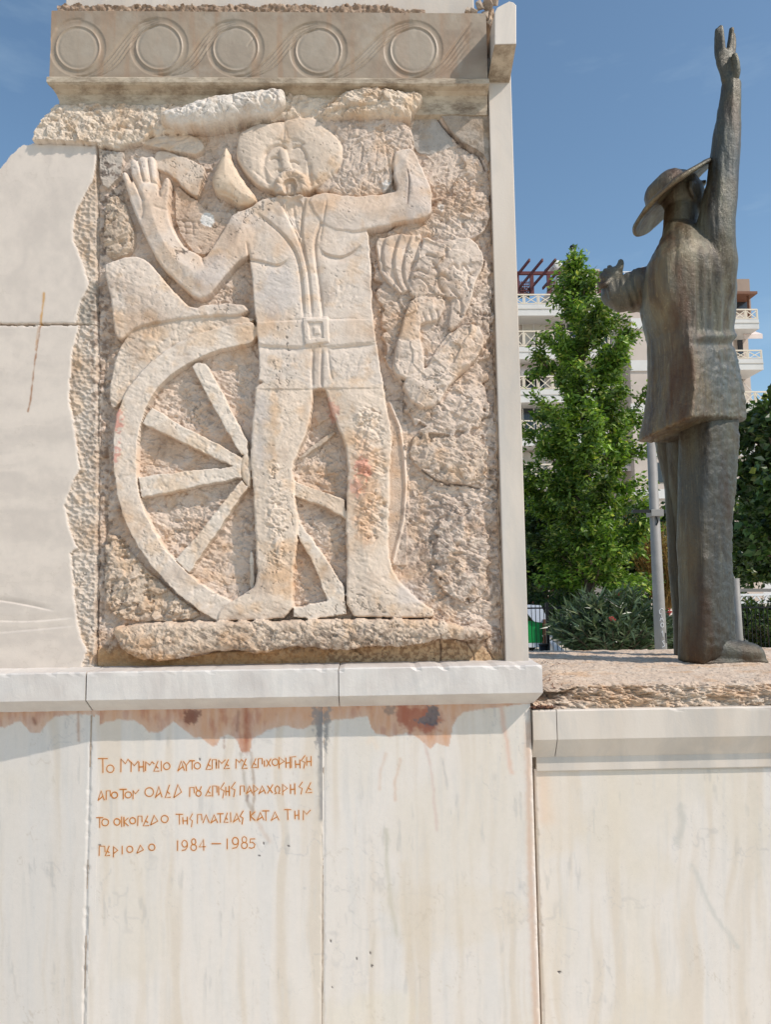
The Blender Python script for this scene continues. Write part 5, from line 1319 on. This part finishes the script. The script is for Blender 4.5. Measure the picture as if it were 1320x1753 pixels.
# dense dark tree behind the railings, left
tree('shade_tree', gz(930, 21), 4.6, ([0, .3, .6, .85, 1.0], [1.4, 2.0, 2.2, 1.5, .3]), 'low shady dark tree standing over the playground behind the railings', 'trees on the square', 13, 60, 110, .20, DARKG, M_LEAF2, .35, .5, .34, .14, .30, .6)
tree('shade_tree', gz(1130, 24), 4.4, ([0, .3, .6, .85, 1.0], [1.4, 2.1, 2.2, 1.5, .3]), 'low dark bushy tree behind the oleander and the grey pole', 'trees on the square', 17, 60, 100, .20, DARKG, M_LEAF2, .35, .4, .34, .14, .25, .6)
tree('shade_tree', gz(1330, 26), 5.0, ([0, .3, .6, .85, 1.0], [1.4, 2.3, 2.4, 1.5, .3]), 'far low tree behind the right hand railings', 'trees on the square', 19, 56, 100, .22, DARKG, M_LEAF2, .35, .4, .36, .14, .35, .6)
def shrub(nm, u, y, h, w, label, seed, nst, nl, size, cols, mat, flowers=0):
    r = np.random.default_rng(seed); base = np.array(gz(u, y)); t = thing(nm, Vector(base), label, 'shrub', 'shrubs on the square')
    mb = MB(); C = []; O = []; tips = []
    for k in range(nst):
        a = r.uniform(0, 6.283); q = r.uniform(.1, 1) ** .6
        tip = base + np.array([math.cos(a) * w * q, math.sin(a) * w * q, h * (1 - .38 * q * q) * r.uniform(.8, 1.05)])
        mid = base + (tip - base) * np.array([.35, .35, .55])
        mb.tube([base, mid, tip], [.02, .012, .004], 5); tips.append(tip)
        f = r.uniform(.14, 1.0, nl)[:, None]; c = np.where(f < .5, base + (mid - base) * f * 2, mid + (tip - mid) * (f - .5) * 2)
        C.append(c); dv = (tip - mid) / np.linalg.norm(tip - mid); O.append(np.repeat((dv * .8)[None], nl, 0))
    Vv, Ff, Cc = leaves(np.vstack(C), size, -.1, .19 if 'olea' in nm else .45, cols, seed + 1, .2, np.vstack(O))
    mb.build('stems', M_BARK, t); npmesh('foliage', Vv, Ff, mat, t, Cc, False)
    if flowers:
        for k in range(flowers):
            tp_ = Vector(tips[int(r.integers(0, len(tips)))]) + Vector((0, -.05, .06)); fb = MB()
            for q in range(7):
                c = tp_ + Vector(tuple(r.normal(size=3) * .022)); s_ = .03
                fb.add([c + Vector((s_, 0, 0)), c + Vector((0, s_, .02)), c + Vector((-s_, 0, .01)), c + Vector((0, -s_, .02)), c + Vector((0, 0, -.03))], [(0, 1, 2, 3), (0, 4, 1), (1, 4, 2), (2, 4, 3), (3, 4, 0)])
            fb.build('flower_cluster', M_FLOWER, t)
shrub('oleander_shrub', 1045, 11, at(1050, 988, 11).z, 1.15, 'big oleander shrub with narrow grey green leaves and coral flowers left of the pole', 31, 300, 60, .22, OLEAG, M_OLEA, 6)
shrub('oleander_shrub', 1140, 12, at(1140, 1035, 12).z, .75, 'smaller oleander shrub between the grey pole and the bronze legs', 37, 120, 50, .19, OLEAG, M_OLEA, 1)
shrub('privet_hedge', 905, 18, 1.75, 1.5, 'dark clipped hedge in the shade behind the playground canopy', 41, 260, 60, .12, DARKG, M_LEAF2)
shrub('privet_hedge', 985, 17, 1.7, 1.5, 'dark hedge behind the left railing and the oleander', 43, 260, 60, .12, DARKG, M_LEAF2)
shrub('privet_hedge', 1310, 16, 1.5, 1.5, 'dark hedge behind the right hand railing under the white truss', 47, 260, 60, .12, DARKG, M_LEAF2)
# bare yellowish bush behind the pole
r = np.random.default_rng(3); t = thing('bare_bush', Vector(gz(1140, 20)), 'tangled yellowish bush with few leaves behind the grey pole', 'shrub', 'shrubs on the square')
mb = MB(); C = []
for k in range(260):
    b = np.array(gz(1140, 20)); a = r.uniform(0, 6.28); q = r.uniform(0, 1) ** .5 * 1.0
    P = [b + np.array([0, 0, 1.0])]
    for s_ in range(5): P.append(P[-1] + np.array([math.cos(a) * q * .22, math.sin(a) * q * .22, .62 * r.uniform(.5, 1)]) + r.normal(size=3) * .08)
    mb.tube(P, [.012, .011, .009, .008, .006, .004], 4, False); C += [p + r.normal(size=3) * .08 for p in P[2:] for _ in range(4)]
mb.build('twigs', M_TWIG, t)
Vv, Ff, Cc = leaves(np.array(C), .09, .3, .5, (lin(120, 104, 52), lin(158, 140, 70), lin(96, 110, 50)), 4); npmesh('foliage', Vv, Ff, M_LEAF, t, Cc, False)

# --- grey pole with a clamped bar
M_GALV = plain('galvanised_steel', lin(142, 138, 133), .6, .05, .18, 5)
M_BLACK = plain('black_iron', lin(26, 26, 28), .5, .3, .3, 9)
M_WHITEP = plain('white_paint', lin(226, 226, 226), .5, 0, .06, 4)
PYY = 9.0
pole = thing('lamp_pole', Vector(gz(1125, PYY)), 'grey steel pole with white graffiti and a clamped dark bar, left of the bronze legs', 'pole')
b, tpz = Vector(gz(1126.5, PYY)), at(1107, 735, PYY).z
mb = MB().tube([b, b + Vector((0, 0, 1.2)), Vector((b.x, b.y, tpz))], [.098, .092, .066], 20); mb.build('shaft', M_GALV, pole, True)
cz = at(1115, 879, PYY); ax = b.x
MB().box((ax - .10, PYY - .13, cz.z - .055), (ax + .10, PYY + .1, cz.z + .055)).build('clamp', M_GALV, pole, bevel=.008)
MB().bar((at(1079, 877, PYY).x, PYY - .10, cz.z + .03), (at(1146, 880, PYY).x, PYY - .10, cz.z + .02), .045).build('cross_bar', M_BLACK, pole)
MB().tube([(ax - .02, PYY - .10, cz.z - .05), (ax + .01, PYY - .10, cz.z - .14), (ax - .02, PYY - .10, cz.z - .2)], .012, 6).build('strap_end', M_BLACK, pole)
# hand-drawn letters running down the pole
def pole_mark(pts, w=.010, mat=M_WHITEP):
    mb = MB()
    P = []
    for (du, v) in pts:
        z = at(1120, v, PYY).z; rad = .0985 - .0045 * z; th = du / rad
        P.append(Vector((ax + math.sin(th) * (rad + .002), PYY - math.cos(th) * (rad + .002), z)))
    mb.tube(P, w / 2, 5); return mb
for pts in ([(.035, 1043), (.0, 1041), (-.035, 1045), (-.03, 1050), (-.005, 1051)], [(-.03, 1062), (-.005, 1053), (.02, 1063)], [(-.02, 1059), (.012, 1059)], [(.0 + .022 * math.cos(a), 1069.5 + 3.6 * math.sin(a)) for a in np.linspace(0, 6.283, 12)],
            [(-.015, 1082), (.0, 1079), (.005, 1089)], [(.02, 1096), (-.012, 1097), (.012, 1101), (.02, 1105), (-.015, 1107)]):
    pole_mark(pts).build('graffiti_mark', M_WHITEP, pole)
pole_mark([(.055, 1083), (.06, 1100)], .016).build('black_scrawl', M_BLACK, pole)
p2 = thing('steel_post', Vector(gz(1260, 10)), 'slim grey post standing behind the right trouser leg of the figure', 'post')
b2 = Vector(gz(1260, 10)); MB().tube([b2, Vector((b2.x, b2.y, at(1258, 990, 10).z))], [.068, .06], 16).build('shaft', M_GALV, p2, True)

# --- railings, playground, shop canopy
def railing(u0, u1, y, vtop, label, sp=.085):
    t = thing('iron_railing', Vector(gz(u0, y)), label, 'railing', 'black railings round the playground')
    x0, x1 = at(u0, 1000, y).x, at(u1, 1000, y).x; zt_ = at(900, vtop, y).z; mb = MB(); x = x0
    while x < x1:
        mb.tube([(x, y, GZ + .05), (x, y, zt_)], .008, 5); x += sp
    mb.build('bar_panel', M_BLACK, t)
    for z in (GZ + .16, GZ + .30, zt_ - .06): MB().bar((x0, y - .012, z), (x1, y - .012, z), .03).build('rail', M_BLACK, t)
    for xx in (x0, (x0 + x1) / 2, x1): MB().box((xx - .03, y - .03, GZ), (xx + .03, y + .03, zt_ + .05)).build('post', M_BLACK, t)
    return t
railing(880, 990, 12.5, 1036, 'black iron railing in front of the green playground panel, left of the oleander')
railing(1255, 1420, 12.5, 1040, 'black iron railing behind the bronze shoe at the right edge')
M_GREENP = plain('green_plastic', lin(30, 150, 74), .35, 0, .2, 8)
M_GREYP = plain('grey_plastic', lin(206, 210, 220), .35, 0, .1, 3)
M_WOOD = plain('brown_post', lin(120, 78, 54), .7, 0, .3, 8)
yp_ = 14.5
pg = thing('playground_slide', Vector(gz(920, yp_)), 'playground tower with green panel, pale canopy and grey slide behind the railing', 'playground slide')
def flatpoly(pts, y, d=.04): return MB().prism([at(u, v, y) for u, v in pts], (0, d, 0))
flatpoly([(880, 1063), (928, 1063), (928, 1100), (880, 1100)], yp_).build('green_panel', M_GREENP, pg)
flatpoly([(880, 1100.5), (928, 1100.5), (928, 1108), (880, 1108)], yp_).build('white_kickboard', M_WHITEP, pg)
flatpoly([(880, 1034), (926, 1036), (931, 1046), (939, 1063), (930, 1066), (915, 1064), (908, 1056), (900, 1046), (880, 1042)], yp_ - .05).build('canopy', M_GREYP, pg)
a = at(934, 1060, yp_ - .1); MB().box((a.x - .05, yp_ - .12, GZ), (a.x + .06, yp_ - .0, a.z)).build('post', M_WOOD, pg)
flatpoly([(936, 1089), (942, 1093), (975, 1120), (955, 1122)], yp_ - .2, .5).build('slide_chute', M_GREYP, pg)
bn = thing('litter_bin', Vector(gz(928, 11.8)), 'small black litter bin in front of the railing', 'bin')
a = Vector(gz(928, 11.8)); bm_ = MB().tube([a + Vector((0, 0, .0)), a + Vector((0, 0, .04)), Vector((a.x, a.y, at(928, 1103, 11.8).z))], [.07, .075, .098], 14); bm_.build('tub', M_BLACK, bn, True)
zz = at(928, 1103, 11.8).z; MB().tube([(a.x, a.y, zz - .012), (a.x, a.y, zz + .012)], [.106, .106], 14).build('rim', M_BLACK, bn, True)
M_SIGN = plain('red_sign', lin(150, 34, 40), .5, 0, .3, 4)
M_SIGNL = plain('pale_letters', lin(236, 190, 186), .5, 0, .1, 4)
sg = thing('shop_sign', Vector(gz(955, 24)), 'long red shop sign with pale letters under the dark tree', 'sign')
flatpoly([(905, 1021), (985, 1022.5), (985, 1033), (905, 1032)], 24, .1).build('board', M_SIGN, sg)
xo = 0.0
for ch_ in 'E-παρους':
    fc = bpy.data.curves.new('t', 'FONT'); fc.body = ch_; fc.size = .26; fc.extrude = .004
    fo = bpy.data.objects.new('t', fc); COL.objects.link(fo); dg = bpy.context.evaluated_depsgraph_get(); me = bpy.data.meshes.new_from_object(fo.evaluated_get(dg)); bpy.data.objects.remove(fo)
    lt = link('letter', me, sg, M_SIGNL); q = at(934, 1031.5, 24) - wloc(sg); lt.location = (q.x + xo, -.012, q.z); lt.rotation_euler = (R(90), 0, 0)
    xo += .14 if ch_ != '-' else .11
for u in (910, 980): MB().bar((at(u, 1000, 24).x, 24.15, GZ), (at(u, 1000, 24).x, 24.15, at(u, 1022, 24).z), .08).build('support', M_BLACK, sg)
cn = thing('truss_canopy', Vector(gz(1300, 19)), 'long shelter roof on a white lattice beam at the right edge', 'canopy')
M_DARKROOF = plain('grey_sheeting', lin(120, 116, 112), .6, 0, .2, 2)
flatpoly([(1258, 1008), (1420, 1008), (1420, 1013), (1258, 1013)], 19, 4).build('roof', M_DARKROOF, cn)
tr_ = MB(); za, zbb = at(1290, 1018, 19).z, at(1290, 1031, 19).z; x = at(1262, 1000, 19).x
tr_.bar((x, 19, za), (x + 3.2, 19, za), .06); tr_.bar((x, 19, zbb), (x + 3.2, 19, zbb), .06)
for k in range(9):
    xa = x + k * .36; tr_.bar((xa, 19, zbb), (xa + .18, 19, za), .04); tr_.bar((xa + .18, 19, za), (xa + .36, 19, zbb), .04)
tr_.build('truss', M_WHITEP, cn)
for dx in (.3, 2.9): MB().box((x + dx, 19.1, GZ), (x + dx + .12, 19.22, za)).build('post', M_WHITEP, cn)

# --- apartment block
M_WALL = plain('pink_render', lin(198, 184, 172), .9, 0, .12, .6)
M_WALL2 = plain('brown_render', lin(164, 142, 126), .9, 0, .12, .6)
M_BWHITE = plain('white_concrete', lin(214, 210, 204), .8, 0, .14, .8)
M_CREAMR = plain('cream_rails', lin(226, 212, 190), .6, 0, .05, 3)
M_REDW = plain('red_pergola', lin(92, 34, 32), .6, 0, .25, 3)
M_AWN = plain('pale_awning', lin(222, 206, 198), .8, 0, .06, 1)
M_PANE = NT('window_glass', .12, 0, .6).color((.035, .04, .045)).m
M_SHUT = plain('roller_shutter', lin(198, 190, 178), .7, 0, .06, 2)
M_METAL = plain('polished_tank', lin(190, 192, 196), .3, .7, .1, 3)
M_HEDGE = plain('potted_green', lin(70, 96, 48), .8, 0, .4, 5)
BYF = 50.0
bd = thing('apartment_building', Vector(gz(1090, BYF)), 'pink beige apartment block with white balconies, crossed rails and a red roof pergola', 'building')
def bx(u0, v0, u1, v1, y0, y1):
    a, b = at(u0, v0, y0), at(u1, v1, y0); return ((a.x, y0, a.z), (b.x, y1, b.z))
def bbox(name, mat, u0, v0, u1, v1, y0, y1, par=bd):
    return MB().box(*bx(u0, v0, u1, v1, y0, y1)).build(name, mat, par)
zroof = at(960, 540, BYF + 2).z
xw0, xw1, xm1 = at(760, 700, BYF + 2).x, at(1046, 700, BYF + 2).x, at(1288, 700, BYF + 2).x
MB().box((xw0, BYF + 2, GZ), (xm1, BYF + 14, zroof)).build('main_wall', M_WALL, bd)
MB().box((at(1082, 700, BYF - .4).x, BYF - .4, GZ), (at(1262, 700, BYF - .4).x, BYF + 1.95, at(1100, 545, BYF - .4).z)).build('bay_wall', M_WALL, bd)
bbox('penthouse_wall', M_WALL, 960, 461, 1030, 540, BYF + 3.5, BYF + 11); bbox('penthouse_wall', M_WALL, 1030, 474, 1262, 540, BYF + 5, BYF + 11)
bbox('stair_tower', M_WALL2, 1255, 478, 1287, 545, BYF + 2.6, BYF + 9)
bbox('tower_eave', M_WOOD, 1250, 499, 1297, 503, BYF + .8, BYF + 8.8); bbox('tower_opening', M_PANE, 1256, 505, 1280, 531, BYF + 2.5, BYF + 2.62)
bbox('tower_post', M_WOOD, 1281, 503, 1285, 546, BYF + 1.2, BYF + 1.45)
def rails(par, x0, x1, y, z0, z1, cells_=1.05, mat=M_CREAMR):
    mb = MB(); n_ = max(1, round((x1 - x0) / cells_))
    mb.bar((x0, y, z1), (x1, y, z1), .09); mb.bar((x0, y, z0), (x1, y, z0), .06)
    for k in range(n_ + 1):
        x = x0 + (x1 - x0) * k / n_; mb.bar((x, y, z0 - .05), (x, y, z1), .07)
        if k < n_:
            xa, xb = x + .08, x + (x1 - x0) / n_ - .08
            mb.bar((xa, y, z0), (xb, y, z1 - .1), .05); mb.bar((xa, y, z1 - .1), (xb, y, z0), .05, .045); mb.bar((xa, y, z0), (xa, y, z1 - .1), .045); mb.bar((xb, y, z0), (xb, y, z1 - .1), .045)
    return mb.build('railing', mat, par)
def balcony(u0, u1, vr, vs, vb, y0, y1, cellw=1.05):
    a = bx(u0, vs, u1, vb, y0, y1); o = MB().box(*a).build('balcony', M_BWHITE, bd)
    x0, x1 = a[0][0], a[1][0]; zs = max(a[0][2], a[1][2])
    MB().box((x0 - .03, y0 - .04, (a[0][2] + a[1][2]) / 2 + .05), (x1 + .03, y0 - .01, (a[0][2] + a[1][2]) / 2 + .10)).build('trim_line', M_SHUT, o)
    rails(o, x0 + .05, x1 - .05, y0 + .06, zs + .08, at(u0, vr, y0).z, cellw); return o
for k, (vr, vs, vb) in enumerate(((505, 522, 540), (568, 595, 614), (646, 668, 688), (722, 742, 762), (797, 816, 836), (872, 890, 910))):
    balcony(700, 1046, vr, vs, vb, BYF, BYF + 2)
    zt2, zb2 = at(950, vb + 2, BYF + 2).z, at(950, vb + 52, BYF + 2).z
    for j, u in enumerate((893, 948, 1003)):
        xx = at(u, vb, BYF + 2).x
        f = MB().box((xx, BYF + 1.9, zb2 + .05), (xx + 1.7, BYF + 1.995, zt2 - .45)).build('window', M_SHUT if (k + j) % 3 == 0 else M_PANE, bd)
        fr = MB()
        for q in (0, .82, 1.62): fr.box((xx + q, BYF + 1.85, zb2 + .05), (xx + q + .08, BYF + 1.9, zt2 - .45))
        fr.build('frame', M_BWHITE, f)
def awning(u0, u1, v0, v1, y1, out):
    a, b = at(u0, v0, y1), at(u1, v1, y1 - out); x0, x1 = a.x, at(u1, v0, y1).x
    mb = MB().prism([(x0, y1, a.z), (x0, y1 - out, b.z), (x0, y1 - out, b.z - .35), (x0, y1 - out + .03, b.z - .35), (x0, y1 - out + .03, b.z - .03), (x0, y1, a.z - .05)], (x1 - x0, 0, 0))
    return mb.build('awning', M_AWN, bd)
awning(885, 935, 614.5, 636, BYF + 1.9, 1.2); awning(975, 1040, 780, 798, BYF + 1.9, 1.6); awning(1046, 1080, 780, 798, BYF + 1.9, 1.6)
awning(1257, 1288, 566, 572, BYF + 1.9, 1.4)
for (vr, vs, vb) in ((530, 547, 563), (600, 615, 633), (671, 690, 705), (748, 764, 780), (822, 838, 854), (896, 912, 928)):
    balcony(1256, 1300 + (vs - 547) * .11, vr, vs, vb, BYF - .6, BYF + 2, .95)
    f = bbox('window', M_PANE, 1262, vb + 6, 1273, vb + 46, BYF + 1.9, BYF + 1.99); bbox('frame', M_BWHITE, 1261, vb + 5, 1263.5, vb + 46, BYF + 1.84, BYF + 1.9, f)
for k, (v0, v1) in enumerate(((545, 562), (617, 634), (691, 706), (766, 780), (838, 852))):
    bbox('floor_band', M_BWHITE, 1080, v0, 1262, v1, BYF - .5, BYF - .405)
for v in (566, 640, 712, 786):
    bbox('window', M_SHUT, 1048, v, 1078, v + 44, BYF + 1.9, BYF + 1.99); f = bbox('window', M_PANE, 1112, v + 6, 1140, v + 40, BYF - .45, BYF - .401); bbox('frame', M_BWHITE, 1125, v + 6, 1127, v + 40, BYF - .49, BYF - .45, f)
for i_, (ua, va, ub, vb_) in enumerate(((1286, 642, 1297, 664), (1281, 720, 1297, 742))):
    p_, q_ = at(ua, va, BYF + .4), at(ub, vb_, BYF - 1.2); MB().bar((p_.x, BYF + 1.9, p_.z), (q_.x, BYF - .4, q_.z), .05).build('awning_arm', M_BWHITE, bd)
# roof: red pergola, water heater, chimney, railing
pe = MB(); ya, yb = BYF + 1.0, BYF + 4.2
zb_, zt3 = at(900, 505, ya).z, at(900, 470, ya).z
xs_ = [at(u, 480, ya).x for u in (886, 911, 940, 1000, 1028)]
for x in xs_: pe.box((x - .13, ya, zb_), (x + .13, ya + .22, zt3))
pe.box((xs_[0] - .3, ya - .02, zt3), (xs_[-1] + .3, ya + .2, zt3 + .22))
for k in range(4):
    x = xs_[0] - .2 + k * .95; pe.bar((x + .9, ya - 1.1, zt3 + .62), (x, yb, zt3 + .2), .12, .2)
for (a, b) in ((xs_[0] + .2, xs_[1] - .2), (xs_[2] + .2, xs_[2] + 1.3), (xs_[3] + .2, xs_[4] - .2)):
    for k in range(5): pe.bar((a, ya + .1, zb_ + .15 + k * .2), (b, ya + .1, zb_ + .15 + k * .2), .05)
    for k in range(6): pe.bar((a + (b - a) * k / 5, ya + .12, zb_), (a + (b - a) * k / 5, ya + .12, zb_ + 1.1), .05)
pe.build('pergola', M_REDW, bd)
hg = MB(); r = random.Random(5)
for k in range(160):
    c = Vector((r.uniform(xs_[0] + .1, xs_[1]), ya + .5 + r.uniform(-.2, .2), zb_ + r.uniform(0, .75))); s_ = r.uniform(.06, .12)
    hg.add([c + Vector((s_, 0, 0)), c + Vector((0, s_, s_)), c + Vector((-s_, 0, .02)), c + Vector((0, -s_, -s_))], [(0, 1, 2, 3)])
hg.build('roof_plants', M_HEDGE, bd)
yh = BYF + 3
wh = MB().tube([at(937, 466, yh + 1.4), at(952, 456.5, yh)], .30, 18).build('water_heater', M_METAL, bd, True)
ed = at(955.5, 454, yh - .25); ax_ = (at(952, 456.5, yh) - at(937, 466, yh + 1.4)).normalized()
MB().tube([ed - ax_ * .12, ed, ed + ax_ * .05], [.36, .36, .22], 18).build('end_cap', M_BWHITE, wh, True)
MB().bar(at(939, 472, yh + 1.1), at(941, 490, yh + 1.1), .1).bar(at(955, 458, yh), at(956, 488, yh), .08).build('stand', M_WHITEP, wh)
ch_ = bbox('chimney', M_WALL, 975, 435, 987, 462, BYF + 4, BYF + 4.6); c0 = at(980.5, 436, BYF + 4.3)
MB().tube([c0, c0 + Vector((0, 0, .35))], .14, 12).build('flue', M_METAL, ch_, True)
cap = MB(); blob(cap, c0 + Vector((0, 0, .58)), .22, .22, .19, 0, 12); cap.build('cowl', M_BLACK, ch_, True)
rr = MB(); za, zb2 = at(1060, 466, BYF + 5).z, at(1060, 481, BYF + 5).z; x = at(1026, 470, BYF + 5).x; x1 = at(1110, 470, BYF + 5).x
rr.bar((x, BYF + 5, za), (x1, BYF + 5, za), .07)
while x < x1: rr.bar((x, BYF + 5, zb2), (x, BYF + 5, za), .04); x += .17
rr.build('roof_railing', M_WHITEP, bd)
MB().tube([at(1094, 466, BYF + 6), at(1101, 463, BYF + 5.5)], .28, 14).build('water_heater', M_METAL, bd, True)

# leaf litter blown into the corner of the plinth, grit on the ledge
n = NT('dry_leaves', .8); n.color(n.ramp(n.noise(60, detail=2), (.35, tuple(lin(70, 44, 36))), (.6, tuple(lin(122, 84, 62))), (.75, tuple(lin(160, 124, 92)))))
r = random.Random(21); mb = MB()
for k in range(420):
    u, q = r.uniform(909, 1010), r.random()
    if k < 150: p = Vector((at(r.triangular(908, 960, 912), 1210, CY).x, r.uniform(CY + .004, -.075), zct + .004))
    else: p = Vector((at(r.triangular(905, 1060, 915), 1160, -.02).x, r.uniform(-.02, .9) if k > 260 else r.uniform(-.05, .25), ztop + .006 - .018 * (k <= 260)))
    L = r.uniform(.006, .016); a = r.uniform(0, 6.28); d = Vector((math.cos(a), math.sin(a), r.uniform(-.2, .5))) * L; w = Vector((-math.sin(a), math.cos(a), r.uniform(-.3, .3))) * L * r.uniform(.12, .4)
    p = p + Vector((0, 0, r.uniform(0, .006)))
    mb.add([p - d, p + w, p + d, p - w], [(0, 1, 2, 3)])
lt_ = mb.build('leaf_litter', n.m); tag(lt_, 'dry brown leaf litter in the corner where the ledge meets the rough stone', 'leaf litter', None, 'stuff')
for k, (u, v) in enumerate(((905, 582), (905, 706))):
    ac = MB().box(*bx(1048, v, 1058, v + 9, BYF + 1.5, BYF + 1.98)).build('air_conditioner', M_BWHITE, bd)

# low hills that close the view far beyond the square
n = NT('far_hillside', .9); n.color(n.ramp(n.noise(.02, detail=6), (.35, tuple(lin(96, 108, 84))), (.7, tuple(lin(142, 140, 120)))))
hv, hf = [], []
for k in range(97):
    a = 2 * math.pi * k / 96; hh_ = 22 + 16 * math.sin(3 * a + 1) + 9 * math.sin(7 * a); c_, s_ = math.cos(a), math.sin(a)
    hv += [(700 * c_, 700 * s_, GZ - 1), (760 * c_, 760 * s_, max(6, hh_ * .7)), (860 * c_, 860 * s_, max(9, hh_))]
for k in range(96): hf += [(3 * k, 3 * k + 3, 3 * k + 4, 3 * k + 1), (3 * k + 1, 3 * k + 4, 3 * k + 5, 3 * k + 2)]
hl = MB().add(hv, hf).build('hills', n.m, None, True); hl['kind'] = 'structure'
